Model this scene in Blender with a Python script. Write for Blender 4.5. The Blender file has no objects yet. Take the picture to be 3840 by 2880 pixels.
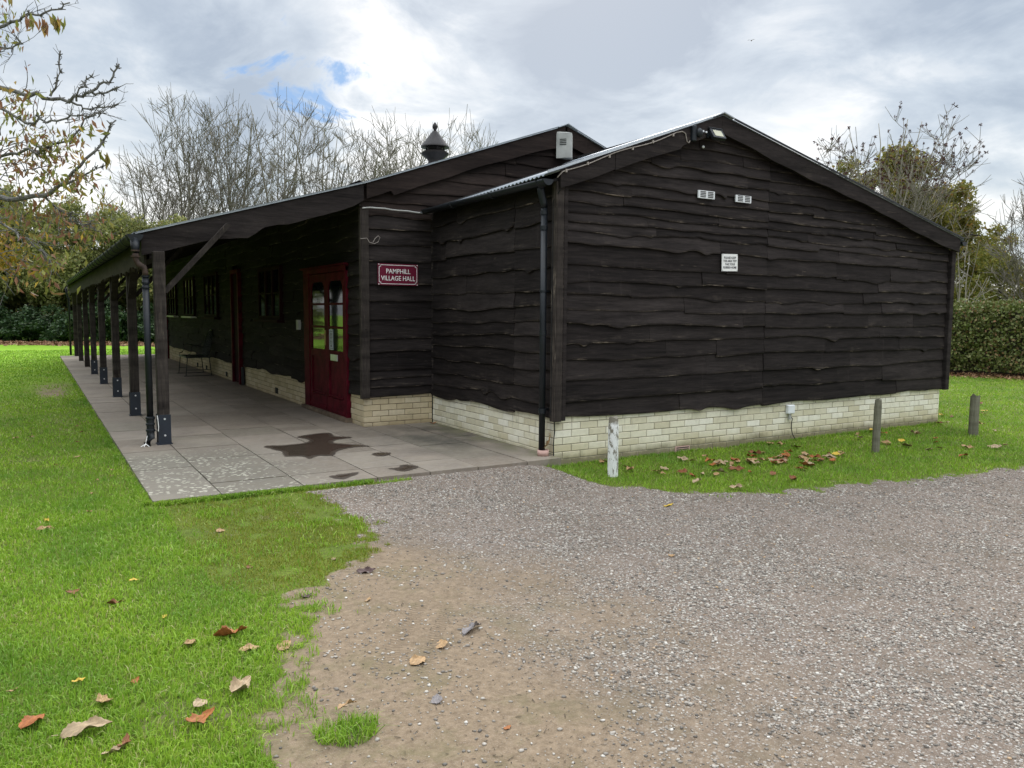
import bpy, math, random
import numpy as np
from mathutils import Vector, Matrix
random.seed(7); RNG = np.random.default_rng(11)
R = math.radians
SC = bpy.context.scene
COL = SC.collection
PI = math.pi

# ------------------------------------------------------------------ node / material helpers
class NT:
    def __init__(s, tree):
        s.t = tree; s.n = tree.nodes; s.l = tree.links; s.n.clear()
    def a(s, typ, props=None, **ins):
        n = s.n.new(typ)
        for k, v in (props or {}).items(): setattr(n, k, v)
        for k, v in ins.items():
            key = int(k[1:]) if k[0] == 'i' and k[1:].isdigit() else k.replace('_', ' ')
            s.put(n.inputs[key], v)
        return n
    def put(s, sock, v):
        if isinstance(v, bpy.types.NodeSocket): s.l.new(v, sock)
        elif isinstance(v, bpy.types.Node): s.l.new(v.outputs[0], sock)
        else:
            if isinstance(v, (tuple, list)) and len(v) == 3 and len(sock.default_value) == 4: v = (*v, 1)
            sock.default_value = v
    def noise(s, vec, scale, detail=4, rough=.55, dist=0.0):
        return s.a('ShaderNodeTexNoise', None, Vector=vec, Scale=scale, Detail=detail, Roughness=rough, Distortion=dist).outputs[0]
    def mapr(s, v, a, b, c=0.0, d=1.0, smooth=False):
        return s.a('ShaderNodeMapRange', dict(interpolation_type='SMOOTHSTEP' if smooth else 'LINEAR'), i0=v, i1=a, i2=b, i3=c, i4=d).outputs[0]
    def mix(s, f, a, b, mode='MIX'):
        n = s.n.new('ShaderNodeMix'); n.data_type = 'RGBA'; n.blend_type = mode
        s.put(n.inputs[0], f); s.put(n.inputs[6], a); s.put(n.inputs[7], b)
        return n.outputs[2]
    def math(s, op, a, b=0.0):
        n = s.n.new('ShaderNodeMath'); n.operation = op
        s.put(n.inputs[0], a); s.put(n.inputs[1], b); return n.outputs[0]
    def ramp(s, f, stops):
        n = s.n.new('ShaderNodeValToRGB'); s.put(n.inputs[0], f)
        e = n.color_ramp.elements
        while len(e) < len(stops): e.new(.5)
        for i, (p, c) in enumerate(stops):
            e[i].position = p; e[i].color = (*c, 1)
        return n.outputs[0]
    def coords(s, scale=(1, 1, 1), kind=3):
        tc = s.n.new('ShaderNodeTexCoord')
        m = s.a('ShaderNodeMapping', None, Vector=tc.outputs[kind], Scale=scale)
        return m.outputs[0]
    def isl(s):
        return s.n.new('ShaderNodeNewGeometry').outputs['Random Per Island']
    def attr(s, name):
        n = s.n.new('ShaderNodeAttribute'); n.attribute_name = name; return n.outputs['Fac']

def newmat(name):
    m = bpy.data.materials.new(name); m.use_nodes = True
    return m, NT(m.node_tree)

def finish(nt, color, rough=.7, bump=None, bstr=.3, bdist=.01, metal=0.0, spec=.3, trans=0.0):
    b = nt.a('ShaderNodeBsdfPrincipled', None, Base_Color=color, Roughness=rough, Metallic=metal)
    b.inputs['Specular IOR Level'].default_value = spec
    if trans: b.inputs['Transmission Weight'].default_value = trans
    if bump is not None:
        bp = nt.a('ShaderNodeBump', None, Height=bump, Strength=bstr, Distance=bdist)
        nt.l.new(bp.outputs[0], b.inputs['Normal'])
    o = nt.n.new('ShaderNodeOutputMaterial'); nt.l.new(b.outputs[0], o.inputs[0])
    return b

def simple(name, col, rough=.6, var=.25, scale=8, spec=.3, metal=0.0, bump=.15):
    m, nt = newmat(name)
    v = nt.coords()
    n = nt.noise(v, scale, 5)
    c = nt.mix(nt.mapr(n, .3, .7), tuple(x*(1-var) for x in col), tuple(min(1, x*(1+var)) for x in col))
    finish(nt, c, rough, nt.noise(v, scale*6, 3), bump, .004, metal, spec)
    return m

def timber(name, dark, light, worn=(.33, .27, .21), vert=False, wornamt=.60, edgeamt=1.0):
    m, nt = newmat(name)
    g = nt.coords((14, 14, 1.0) if vert else (1.0, 1.0, 16))
    isl = nt.isl()
    off = nt.a('ShaderNodeCombineXYZ', None, X=nt.math('MULTIPLY', isl, 31), Y=nt.math('MULTIPLY', isl, 17), Z=nt.math('MULTIPLY', isl, 53))
    gv = nt.a('ShaderNodeVectorMath', dict(operation='ADD'), i0=g, i1=off.outputs[0]).outputs[0]
    grain = nt.noise(gv, 2.2, 7, .65, .6)
    fine = nt.noise(gv, 9, 3, .6, .2)
    c = nt.mix(nt.mapr(grain, .32, .72), dark, light)
    c = nt.mix(nt.math('MULTIPLY', nt.mapr(nt.math('MULTIPLY', isl, nt.mapr(nt.noise(nt.coords((.6, .6, 5)), 2.0, 4, .6), .3, .7)), .05, .8), .75), c, (light[0]*1.9, light[1]*1.95, light[2]*1.95), 'MIX')
    st = nt.noise(nt.coords((9, 9, 1.2)) if not vert else nt.coords((1, 1, 9)), 1.6, 5, .7)
    c = nt.mix(nt.mapr(st, .62, .75, 0, .5), c, tuple(x*2.2 for x in light))
    c = nt.mix(nt.mapr(fine, .35, .7, 0, .55), c, dark)
    big = nt.noise(nt.coords(), 1.3, 4, .6)
    patch = nt.noise(nt.coords((1.1, 1.1, 15) if not vert else (14, 14, 1.2)), 2.6, 7, .72)
    e = nt.attr('edge')
    # thin bare-wood wear along lower lips and in a few blotches
    w1 = nt.math('MULTIPLY', nt.math('MULTIPLY', e, nt.mapr(patch, .50, .60, 0, edgeamt)), nt.mapr(nt.noise(nt.coords(), 2.1, 5, .7), .52, .62, .18, 1))
    w2 = nt.math('MULTIPLY', nt.mapr(patch, wornamt, wornamt+.08, 0, .7), nt.mapr(big, .52, .64))
    w = nt.math('MINIMUM', nt.math('ADD', w1, w2), 1.0)
    kn = nt.a('ShaderNodeTexVoronoi', None, Vector=nt.coords((1, 1, 1.6)), Scale=2.1).outputs[0]
    c = nt.mix(nt.mapr(kn, .03, .045, .75, 0), c, (.012, .009, .008))
    c = nt.mix(w, c, worn)
    finish(nt, c, .7, nt.math('ADD', grain, nt.math('MULTIPLY', fine, .4)), .5, .006, 0, .08)
    return m

M = {}
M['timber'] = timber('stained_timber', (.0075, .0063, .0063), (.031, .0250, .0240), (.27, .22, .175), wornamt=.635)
M['timber_worn'] = timber('weathered_timber', (.011, .008, .0078), (.034, .024, .021), (.13, .095, .075), wornamt=.62)
M['timber_post'] = timber('post_timber', (.014, .012, .0115), (.042, .034, .030), (.24, .2, .16), vert=True, wornamt=.62)
M['timber_fascia'] = timber('mossy_fascia', (.013, .011, .008), (.040, .034, .023), (.10, .09, .06), vert=True, wornamt=.6)
M['bollard_grey'] = timber('grey_bollard_wood', (.09, .085, .06), (.20, .19, .145), (.32, .3, .24), vert=True, wornamt=.55)
M['plinth_dark'] = simple('dark_core', (.012, .011, .011), .9)
M['iron'] = simple('black_plastic', (.011, .014, .018), .42, .3, 6, .35)
M['rustiron'] = simple('rusty_pipe', (.048, .030, .022), .7, .6, 14)
M['shoe'] = simple('steel_shoe', (.014, .02, .032), .45, .2, 9, .5)
M['bolt'] = simple('bolt_steel', (.75, .76, .78), .3, .1, 9, .5, .6)
M['gutter_moss'] = simple('mossy_gutter', (.035, .042, .026), .6, .6, 7)
M['whiteplastic'] = simple('white_plastic', (.74, .76, .78), .4, .06, 9)
M['greyplastic'] = simple('grey_box_plastic', (.42, .42, .40), .55, .25, 5)
M['cable'] = simple('pale_cable', (.34, .30, .27), .6, .2, 20)
M['blackcable'] = simple('black_cable', (.012, .012, .013), .5, .2, 20)
M['red'] = simple('maroon_paint', (.085, .0075, .015), .5, .5, 7, .05)
M['redframe'] = simple('dark_red_paint', (.024, .007, .009), .6, .3, 4, .04)
M['terracotta'] = simple('pink_clay', (.55, .36, .31), .8, .15, 12)
M['maroon'] = simple('sign_maroon', (.14, .008, .03), .35, .06, 3, .5)
M['signwhite'] = simple('sign_white', (.82, .82, .80), .45, .04, 6)
M['textblack'] = simple('letter_grey', (.10, .10, .11), .6, .1, 6)
M['paper'] = simple('paper', (.55, .62, .66), .7, .05, 6)
M['brass'] = simple('brass', (.5, .38, .16), .35, .1, 10, .5, .8)
M['slot'] = simple('dark_slot', (.02, .02, .02), .8)
M['soil'] = simple('threshold_wood', (.16, .12, .085), .85, .35, 9)
M['cowl'] = simple('cowl_metal', (.026, .022, .022), .55, .35, 6, .4, .3)
M['chair'] = simple('chair_iron', (.012, .016, .016), .35, .3, 9, .5)
M['lens'] = simple('floodlight_lens', (.48, .47, .34), .25, .08, 30)
M['flash'] = simple('verge_flashing', (.46, .50, .55), .42, .2, 5)

m, nt = newmat('window_glass')
finish(nt, (.006, .009, .009), .04, nt.noise(nt.coords(), 3, 2), .04, .01, 0, .45); M['glass'] = m

m, nt = newmat('corrugated_roof')
v = nt.coords()
c = nt.mix(nt.mapr(nt.noise(v, 1.2, 6, .65), .35, .7), (.13, .15, .18), (.30, .335, .37))
c = nt.mix(nt.mapr(nt.noise(v, 9, 4), .58, .7, 0, .7), c, (.09, .10, .07))
finish(nt, c, .6, nt.noise(v, 30, 3), .2, .004); M['roof'] = m

# painted + cream brick (bricks are real blocks; tint per block)
def brickmat(name, stops, stain, stainh, dirt):
    m, nt = newmat(name)
    v = nt.coords(); isl = nt.isl()
    c = nt.ramp(isl, stops)
    c = nt.mix(nt.mapr(nt.noise(v, 14, 5, .6), .42, .75, 0, .28), c, tuple(x*.62 for x in stops[0][1]))
    sep = nt.a('ShaderNodeSeparateXYZ', None, Vector=v)
    h = nt.mapr(nt.math('ADD', sep.outputs[2], nt.math('MULTIPLY', nt.noise(v, 1.1, 4), .35)), stainh, stainh+.18, 1, 0)
    c = nt.mix(nt.math('MULTIPLY', h, .75), c, stain)
    c = nt.mix(nt.mapr(nt.noise(v, 4.5, 5, .7), .60, .72, 0, .5), c, dirt)
    ft = nt.mapr(nt.math('ADD', sep.outputs[2], nt.math('MULTIPLY', nt.noise(v, 3.5, 5, .7), .22)), .09, .17, .85, 0)
    c = nt.mix(ft, c, (.17, .15, .085))
    drip = nt.math('MULTIPLY', nt.mapr(nt.noise(nt.coords((9, 9, 1)), 1.6, 5, .7), .60, .70, 0, .55), nt.mapr(sep.outputs[2], .16, .40))
    c = nt.mix(drip, c, (.20, .17, .12))
    finish(nt, c, .8, nt.noise(v, 45, 4), .35, .004); return m
M['brick_white'] = brickmat('painted_brick', [(0, (.62, .57, .41)), (.5, (.76, .72, .56)), (1, (.84, .81, .69))], (.50, .43, .25), .16, (.40, .38, .25))
M['brick_cream'] = brickmat('cream_brick', [(0, (.50, .41, .25)), (.5, (.62, .52, .34)), (1, (.68, .59, .42))], (.36, .27, .15), .15, (.26, .25, .15))
M['mortar'] = simple('mortar', (.36, .32, .25), .9, .3, 12)
M['mortar_cream'] = simple('mortar_cream', (.26, .21, .14), .9, .3, 12)

# patio slabs with lichen near the front left corner
m, nt = newmat('patio_slab')
v = nt.coords(); isl = nt.isl()
c = nt.ramp(isl, [(0, (.19, .158, .120)), (.4, (.245, .205, .160)), (.75, (.30, .255, .205)), (1, (.21, .185, .140))])
c = nt.mix(nt.mapr(nt.noise(v, 2.1, 6, .65), .35, .7, 0, .6), c, (.135, .112, .09))
c = nt.mix(nt.mapr(nt.noise(nt.coords((1, 3, 1)), 16, 5, .7), .45, .72, 0, .6), c, (.31, .28, .255))
sep = nt.a('ShaderNodeSeparateXYZ', None, Vector=v)
# darker mottling in the angle by the annex wall
dk = nt.math('MULTIPLY', nt.mapr(sep.outputs[0], -1.6, -.7), nt.mapr(sep.outputs[1], .3, 1.3))
dk = nt.math('MULTIPLY', dk, nt.mapr(sep.outputs[1], 2.9, 2.3))
c = nt.mix(nt.math('MULTIPLY', nt.math('MULTIPLY', dk, nt.mapr(nt.noise(v, 2.2, 5, .7), .35, .6)), .75), c, (.055, .052, .043))
# green edges
c = nt.mix(nt.math('MULTIPLY', nt.mapr(sep.outputs[0], -.35, -.05), nt.mapr(nt.noise(v, 5, 4), .4, .6, 0, .6)), c, (.12, .13, .05))
lz = nt.math('MULTIPLY', nt.mapr(sep.outputs[0], -2.1, -2.9), nt.mapr(sep.outputs[1], 2.35, 1.6))
vor = nt.a('ShaderNodeTexVoronoi', dict(distance='EUCLIDEAN'), Vector=nt.coords((1, 1.35, 1)), Scale=19.0).outputs[0]
vor2 = nt.math('ADD', vor, nt.math('MULTIPLY', nt.noise(v, 60, 2), .25))
spot = nt.math('MULTIPLY', nt.mapr(vor2, .50, .44), nt.mapr(nt.noise(v, 4.2, 6, .8), .46, .52))
c = nt.mix(nt.math('MULTIPLY', nt.mapr(lz, .0, .9), .5), c, (.13, .125, .10))
c = nt.mix(nt.math('MULTIPLY', nt.math('MULTIPLY', lz, spot), .95), c, (.44, .42, .34))
finish(nt, c, .8, nt.noise(nt.coords((1, 3, 1)), 22, 6, .7), .5, .006, 0, .25); M['slab'] = m
M['joint'] = simple('joint_moss', (.06, .052, .036), .95, .4, 10)

m, nt = newmat('wet_stone')
v = nt.coords(); wt = nt.attr('wet')
al = nt.mapr(nt.math('ADD', wt, nt.mapr(nt.noise(v, 38, 4, .7), .3, .7, -.014, .014)), -.006, .016, 0, .88, True)
core = nt.mapr(wt, .03, .07)
pb = nt.a('ShaderNodeBsdfPrincipled', None, Base_Color=nt.mix(nt.noise(v, 9, 5), (.040, .029, .021), (.085, .064, .048)), Roughness=nt.mapr(core, 0, 1, .5, .16))
pb.inputs['Specular IOR Level'].default_value = .4
tr_ = nt.n.new('ShaderNodeBsdfTransparent'); mx = nt.a('ShaderNodeMixShader', None, Fac=al)
nt.l.new(tr_.outputs[0], mx.inputs[1]); nt.l.new(pb.outputs[0], mx.inputs[2])
o = nt.n.new('ShaderNodeOutputMaterial'); nt.l.new(mx.outputs[0], o.inputs[0]); M['wet'] = m

# ground
m, nt = newmat('ground_surface')
v = nt.coords()
g = nt.attr('grass'); s = nt.attr('sand')
n1 = nt.noise(v, 1.6, 6, .6); n2 = nt.noise(v, 26, 5, .7); n3 = nt.noise(v, 110, 3, .6)
dirt = nt.mix(nt.mapr(n2, .3, .7), (.150, .110, .072), (.27, .205, .142))
grav = nt.mix(nt.mapr(n2, .3, .7), (.120, .092, .072), (.218, .175, .142))
vo = nt.a('ShaderNodeTexVoronoi', None, Vector=v, Scale=62.0)
vc = nt.a('ShaderNodeSeparateColor', None, Color=vo.outputs[1]).outputs[0]
peb = nt.math('MULTIPLY', nt.mapr(vo.outputs[0], .42, .32), nt.mapr(vc, .42, .5))
grav = nt.mix(nt.math('MULTIPLY', peb, .85), grav, nt.ramp(vc, [(.4, (.16, .15, .14)), (.7, (.36, .34, .32)), (1, (.55, .53, .50))]))
vo2 = nt.a('ShaderNodeTexVoronoi', None, Vector=v, Scale=150.0)
vc2 = nt.a('ShaderNodeSeparateColor', None, Color=vo2.outputs[1]).outputs[0]
peb2 = nt.math('MULTIPLY', nt.mapr(vo2.outputs[0], .42, .32), nt.mapr(vc2, .55, .62))
grav = nt.mix(nt.math('MULTIPLY', peb2, .6), grav, (.40, .37, .34))
dirt = nt.mix(nt.math('MULTIPLY', peb2, .22), dirt, (.38, .33, .28))
dirt = nt.mix(nt.mapr(nt.noise(nt.coords((3, 9, 1)), 9, 6, .75), .56, .66, 0, .6), dirt, (.085, .065, .045))
dirt = nt.mix(nt.mapr(nt.noise(v, 2.6, 7, .75), .50, .66, 0, .6), dirt, (.135, .125, .06))
dirt = nt.mix(nt.mapr(nt.noise(v, 1.3, 6, .7), .5, .68, 0, .5), dirt, (.115, .085, .06))
grav = nt.mix(nt.mapr(nt.noise(v, 1.1, 7, .72), .5, .68, 0, .5), grav, (.10, .08, .055))
sx = nt.a('ShaderNodeSeparateXYZ', None, Vector=v)
def trk(x0, y0, x1, y1, wd):
    L_ = math.hypot(x1-x0, y1-y0); ux, uy = (x1-x0)/L_, (y1-y0)/L_
    dx = nt.math('SUBTRACT', sx.outputs[0], x0); dy = nt.math('SUBTRACT', sx.outputs[1], y0)
    al = nt.math('ADD', nt.math('MULTIPLY', dx, ux), nt.math('MULTIPLY', dy, uy)); ac = nt.math('ADD', nt.math('MULTIPLY', dx, -uy), nt.math('MULTIPLY', dy, ux))
    ac = nt.math('ABSOLUTE', nt.math('ADD', ac, nt.math('MULTIPLY', nt.math('SUBTRACT', nt.noise(v, 2.0, 3), .5), .05)))
    m_ = nt.math('MULTIPLY', nt.mapr(ac, wd, wd*.8), nt.math('MULTIPLY', nt.mapr(al, 0, .15), nt.mapr(al, L_, L_-.25)))
    tread = nt.mapr(nt.math('SINE', nt.math('ADD', nt.math('MULTIPLY', al, 240), nt.math('MULTIPLY', ac, 90))), .0, .6)
    return nt.math('MULTIPLY', nt.math('MULTIPLY', m_, tread), nt.mapr(n2, .35, .6))
TRK = nt.math('MAXIMUM', trk(-2.80, -2.95, -3.45, -3.80, .045), trk(-2.70, -3.05, -3.30, -3.90, .035))
dirt = nt.mix(nt.math('MULTIPLY', TRK, .55), dirt, (.10, .075, .05))
bare = nt.mix(nt.math('ADD', s, nt.mapr(n2, .3, .7, -.1, .1)), grav, dirt)
gr = nt.mix(nt.mapr(n1, .3, .7), (.09, .14, .016), (.16, .21, .026))
gr = nt.mix(nt.mapr(n3, .4, .65), gr, (.06, .07, .018))
sepg = nt.a('ShaderNodeSeparateXYZ', None, Vector=v)
far = nt.mapr(sepg.outputs[1], 8, 22)
gr = nt.mix(far, gr, nt.mix(nt.mapr(n1, .3, .7), (.17, .33, .022), (.25, .41, .04)))
gm = nt.math('ADD', g, nt.mapr(n2, .3, .7, -.22, .22))
c = nt.mix(nt.mapr(gm, .38, .62), bare, gr)
finish(nt, c, .95, nt.math('SUBTRACT', nt.math('ADD', n2, nt.math('MULTIPLY', n3, .5)), nt.math('MULTIPLY', TRK, .5)), .6, .012, 0, .15); M['ground'] = m

def leafmat(name, stops, trans=.35, rough=.55, patch=5, pamt=.35, pcol=None):
    m, nt = newmat(name)
    c = nt.ramp(nt.isl(), stops)
    c = nt.mix(nt.mapr(nt.noise(nt.coords(), patch, 5, .65), .38, .68, 0, pamt), c, pcol or tuple(x*.55 for x in stops[0][1]))
    b = nt.a('ShaderNodeBsdfPrincipled', None, Base_Color=c, Roughness=rough)
    b.inputs['Specular IOR Level'].default_value = .3
    t = nt.a('ShaderNodeBsdfTranslucent', None, Color=c)
    mx = nt.a('ShaderNodeMixShader', None, Fac=trans); nt.l.new(b.outputs[0], mx.inputs[1]); nt.l.new(t.outputs[0], mx.inputs[2])
    o = nt.n.new('ShaderNodeOutputMaterial'); nt.l.new(mx.outputs[0], o.inputs[0])
    return m
M['grass'] = leafmat('grass_blade', [(0, (.15, .26, .018)), (.3, (.25, .42, .03)), (.65, (.35, .53, .05)), (.88, (.31, .42, .05)), (.95, (.46, .44, .16)), (1, (.55, .47, .26))], .35, .5, 1.1, .75, (.11, .25, .030))
M['moss'] = leafmat('short_mossy_grass', [(0, (.14, .17, .014)), (.5, (.24, .28, .025)), (.85, (.32, .32, .05)), (1, (.36, .28, .11))], .3, .6)
M['chestnut_leaf'] = leafmat('autumn_leaf', [(0, (.17, .19, .04)), (.42, (.30, .31, .07)), (.56, (.34, .25, .08)), (.72, (.33, .16, .09)), (.9, (.26, .12, .08)), (1, (.70, .48, .07))], .4)
M['yellow_leaf'] = leafmat('yellow_leaf', [(0, (.16, .14, .02)), (.5, (.30, .22, .03)), (1, (.50, .30, .03))], .4)
M['laurel'] = leafmat('laurel_leaf', [(0, (.02, .05, .018)), (.6, (.055, .10, .038)), (.92, (.09, .14, .06)), (1, (.22, .25, .17))], .2, .35)
M['scrub'] = leafmat('scrub_leaf', [(0, (.15, .17, .055)), (.5, (.25, .27, .09)), (.85, (.34, .34, .12)), (1, (.44, .36, .12))], .3)
M['oakleaf'] = leafmat('oak_leaf', [(0, (.14, .145, .035)), (.5, (.24, .235, .055)), (.85, (.34, .28, .06)), (1, (.36, .19, .06))], .45)
M['olive'] = leafmat('olive_leaf', [(0, (.13, .15, .03)), (.6, (.24, .25, .055)), (1, (.38, .31, .06))], .35)
M['hedge'] = leafmat('hedge_leaf', [(0, (.08, .11, .022)), (.55, (.15, .18, .045)), (.85, (.22, .22, .085)), (1, (.26, .12, .06))], .2, .45)
M['litter'] = leafmat('litter_leaf', [(0, (.12, .055, .025)), (.5, (.24, .12, .06)), (.85, (.38, .23, .12)), (1, (.5, .38, .2))], .15)
M['seed'] = simple('seed_cluster', (.085, .035, .032), .8)
M['bark_pale'] = simple('pale_bark', (.24, .22, .175), .9, .35, 5)
M['bark_twig'] = simple('twig_bark', (.185, .165, .135), .9, .35, 5)
M['bark_lichen'] = simple('lichen_bark', (.15, .145, .135), .9, .5, 22)
M['bark_dark'] = simple('dark_bark', (.05, .04, .03), .9, .35, 5)
LEAFCOL = {'tan': (.40, .25, .12), 'orange': (.34, .12, .03), 'brown': (.22, .085, .035), 'pale': (.42, .31, .19), 'yellow': (.62, .42, .06), 'dark': (.10, .06, .055), 'grey': (.20, .18, .18), 'rust': (.33, .11, .03)}
for k, cc in LEAFCOL.items():
    m, nt = newmat('fallen_leaf_'+k)
    v = nt.coords((2, 9, 2))
    w = nt.noise(v, 1.6, 6, .7)
    c = nt.mix(nt.mapr(w, .35, .7), tuple(x*.55 for x in cc), tuple(min(1, x*1.2) for x in cc))
    finish(nt, c, .6, w, .5, .003); M['leaf_'+k] = m

m, nt = newmat('gravel_stone')
c = nt.ramp(nt.isl(), [(0, (.10, .09, .08)), (.25, (.19, .17, .148)), (.55, (.33, .295, .255)), (.85, (.45, .415, .365)), (.97, (.60, .57, .52)), (1, (.42, .26, .12))])
c = nt.mix(nt.mapr(nt.noise(nt.coords(), 90, 3), .4, .7, 0, .4), c, (.22, .19, .16))
finish(nt, c, .75, nt.noise(nt.coords(), 200, 2), .2, .002); M['stone'] = m

m, nt = newmat('peeling_white_paint')
v = nt.coords((3, 3, 1))
k = nt.noise(v, 9, 6, .75, .6)
sep = nt.a('ShaderNodeSeparateXYZ', None, Vector=nt.coords())
topm = nt.mapr(nt.math('ADD', sep.outputs[2], nt.math('MULTIPLY', nt.noise(nt.coords(), 14, 3), .10)), .545, .57)
f = nt.math('MAXIMUM', nt.mapr(k, .53, .56), topm)
c = nt.mix(f, (.76, .77, .75), nt.mix(nt.noise(v, 30, 4), (.16, .15, .12), (.24, .22, .17)))
finish(nt, c, .7, k, .5, .006); M['peel'] = m

# ------------------------------------------------------------------ mesh helpers
class MB:
    def __init__(s): s.v = []; s.f = []; s.e = []
    def add(s, vs, fs, edge=None):
        o = len(s.v); s.v += [tuple(p) for p in vs]; s.f += [tuple(i+o for i in f) for f in fs]
        s.e += list(edge) if edge is not None else [0.0]*len(vs)
    def box(s, a, b, mtx=None):
        x0, y0, z0 = a; x1, y1, z1 = b
        vs = [(x0,y0,z0),(x1,y0,z0),(x1,y1,z0),(x0,y1,z0),(x0,y0,z1),(x1,y0,z1),(x1,y1,z1),(x0,y1,z1)]
        if mtx: vs = [mtx @ Vector(p) for p in vs]
        s.add(vs, [(0,3,2,1),(4,5,6,7),(0,1,5,4),(1,2,6,5),(2,3,7,6),(3,0,4,7)])
    def bar(s, p, q, w, h, up=(0, 0, 1)):
        p, q = Vector(p), Vector(q); d = (q-p).normalized(); u = Vector(up)
        sd = d.cross(u).normalized(); u = sd.cross(d)
        vs = []
        for c in (p, q):
            for a, b in ((-1,-1),(1,-1),(1,1),(-1,1)): vs.append(c+sd*a*w/2+u*b*h/2)
        s.add(vs, [(0,1,2,3),(7,6,5,4),(0,4,5,1),(1,5,6,2),(2,6,7,3),(3,7,4,0)])
    def tube(s, path, rad, n=8, cap=True):
        path = [Vector(p) for p in path]
        if not isinstance(rad, (list, tuple)): rad = [rad]*len(path)
        vs = []; fs = []
        ref = Vector((0.13, 0.21, 1)).normalized()
        for i, p in enumerate(path):
            d = (path[min(i+1, len(path)-1)]-path[max(i-1, 0)])
            d = d.normalized() if d.length > 1e-9 else Vector((0, 0, 1))
            r0 = ref if abs(d.dot(ref)) < .95 else Vector((1, 0, 0))
            a = d.cross(r0).normalized(); b = d.cross(a)
            for k in range(n):
                t = 2*PI*k/n; vs.append(p+(a*math.cos(t)+b*math.sin(t))*rad[i])
        for i in range(len(path)-1):
            for k in range(n):
                k2 = (k+1) % n
                fs.append((i*n+k, i*n+k2, (i+1)*n+k2, (i+1)*n+k))
        if cap:
            fs.append(tuple(range(n-1, -1, -1))); fs.append(tuple((len(path)-1)*n+k for k in range(n)))
        s.add(vs, fs)
    def lathe(s, prof, c, n=20):
        vs = []; fs = []
        for r, z in prof:
            for k in range(n):
                t = 2*PI*k/n; vs.append((c[0]+r*math.cos(t), c[1]+r*math.sin(t), c[2]+z))
        for i in range(len(prof)-1):
            for k in range(n):
                k2 = (k+1) % n; fs.append((i*n+k, i*n+k2, (i+1)*n+k2, (i+1)*n+k))
        fs.append(tuple(range(n-1, -1, -1))); fs.append(tuple((len(prof)-1)*n+k for k in range(n)))
        s.add(vs, fs)
    def prism(s, poly, axis, a, b):
        # poly in the two other axes (order x,y / x,z / y,z)
        def P(u, v, w):
            return {0: (w, u, v), 1: (u, w, v), 2: (u, v, w)}[axis]
        n = len(poly)
        vs = [P(u, v, a) for u, v in poly]+[P(u, v, b) for u, v in poly]
        s.add(vs, [tuple(range(n)), tuple(range(2*n-1, n-1, -1))]+[(i, i+n, (i+1) % n+n, (i+1) % n) for i in range(n)])
    def build(s, name, mat, parent=None, smooth=False, origin=None):
        me = bpy.data.meshes.new(name)
        if origin is not None:
            o = Vector(origin); vs = [tuple(Vector(p)-o) for p in s.v]
        else: vs = s.v
        me.from_pydata(vs, [], s.f)
        if any(s.e):
            at = me.attributes.new('edge', 'FLOAT', 'POINT'); at.data.foreach_set('value', s.e)
        return link(name, me, mat, parent, smooth, origin)

def link(name, me, mat, parent=None, smooth=False, origin=None):
    me.materials.append(mat if not isinstance(mat, str) else M[mat])
    me.validate(); me.update()
    if smooth: me.polygons.foreach_set('use_smooth', [True]*len(me.polygons))
    ob = bpy.data.objects.new(name, me); COL.objects.link(ob)
    if origin is not None: ob.location = origin
    if parent: ob.parent = parent
    return ob

def npmesh(name, V, F, mat, parent=None, smooth=False, attrs=None, loc=None):
    """V (N,3) float, F (M,k) int"""
    me = bpy.data.meshes.new(name)
    V = np.ascontiguousarray(V, dtype=np.float32); F = np.ascontiguousarray(F, dtype=np.int32)
    me.vertices.add(len(V)); me.vertices.foreach_set('co', V.ravel())
    k = F.shape[1]
    me.loops.add(F.size); me.loops.foreach_set('vertex_index', F.ravel())
    me.polygons.add(len(F)); me.polygons.foreach_set('loop_start', np.arange(0, F.size, k, dtype=np.int32))
    me.update(calc_edges=True)
    for an, av in (attrs or {}).items():
        at = me.attributes.new(an, 'FLOAT', 'POINT'); at.data.foreach_set('value', np.asarray(av, dtype=np.float32))
    me.materials.append(M[mat])
    if smooth: me.polygons.foreach_set('use_smooth', [True]*len(me.polygons))
    ob = bpy.data.objects.new(name, me); COL.objects.link(ob)
    if parent: ob.parent = parent
    if loc is not None: ob.location = loc
    return ob

def tag(o, label=None, cat=None, group=None, kind=None):
    if label: o['label'] = label
    if cat: o['category'] = cat
    if group: o['group'] = group
    if kind: o['kind'] = kind
    return o
def empty(name, loc=(0, 0, 0), rz=0):
    o = bpy.data.objects.new(name, None); COL.objects.link(o); o.location = loc; o.rotation_euler = (0, 0, rz)
    o.empty_display_size = .1
    return o
def copy_tree(o, parent=None):
    c = o.copy(); COL.objects.link(c); c.parent = parent
    for ch in [x for x in bpy.data.objects if x.parent == o]: copy_tree(ch, c)
    return c

# vectorised value noise
_H = RNG.random((256, 256))
def vn(x, y, sc=1.0, seed=0):
    x = np.asarray(x, float)*sc+seed*17.3+1000; y = np.asarray(y, float)*sc+seed*9.1+1000
    xi = np.floor(x).astype(int); yi = np.floor(y).astype(int)
    fx = x-xi; fy = y-yi; fx = fx*fx*(3-2*fx); fy = fy*fy*(3-2*fy)
    g = lambda a, b: _H[a & 255, b & 255]
    return (g(xi, yi)*(1-fx)+g(xi+1, yi)*fx)*(1-fy)+(g(xi, yi+1)*(1-fx)+g(xi+1, yi+1)*fx)*fy
def fbm(x, y, sc=1.0, seed=0, o=4):
    s = 0; a = .5
    for i in range(o): s = s+a*vn(x, y, sc*2**i, seed+i*3); a *= .5
    return s/(1-.5**o)
def sst(a, b, v):
    t = np.clip((v-a)/(b-a), 0, 1); return t*t*(3-2*t)

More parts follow.
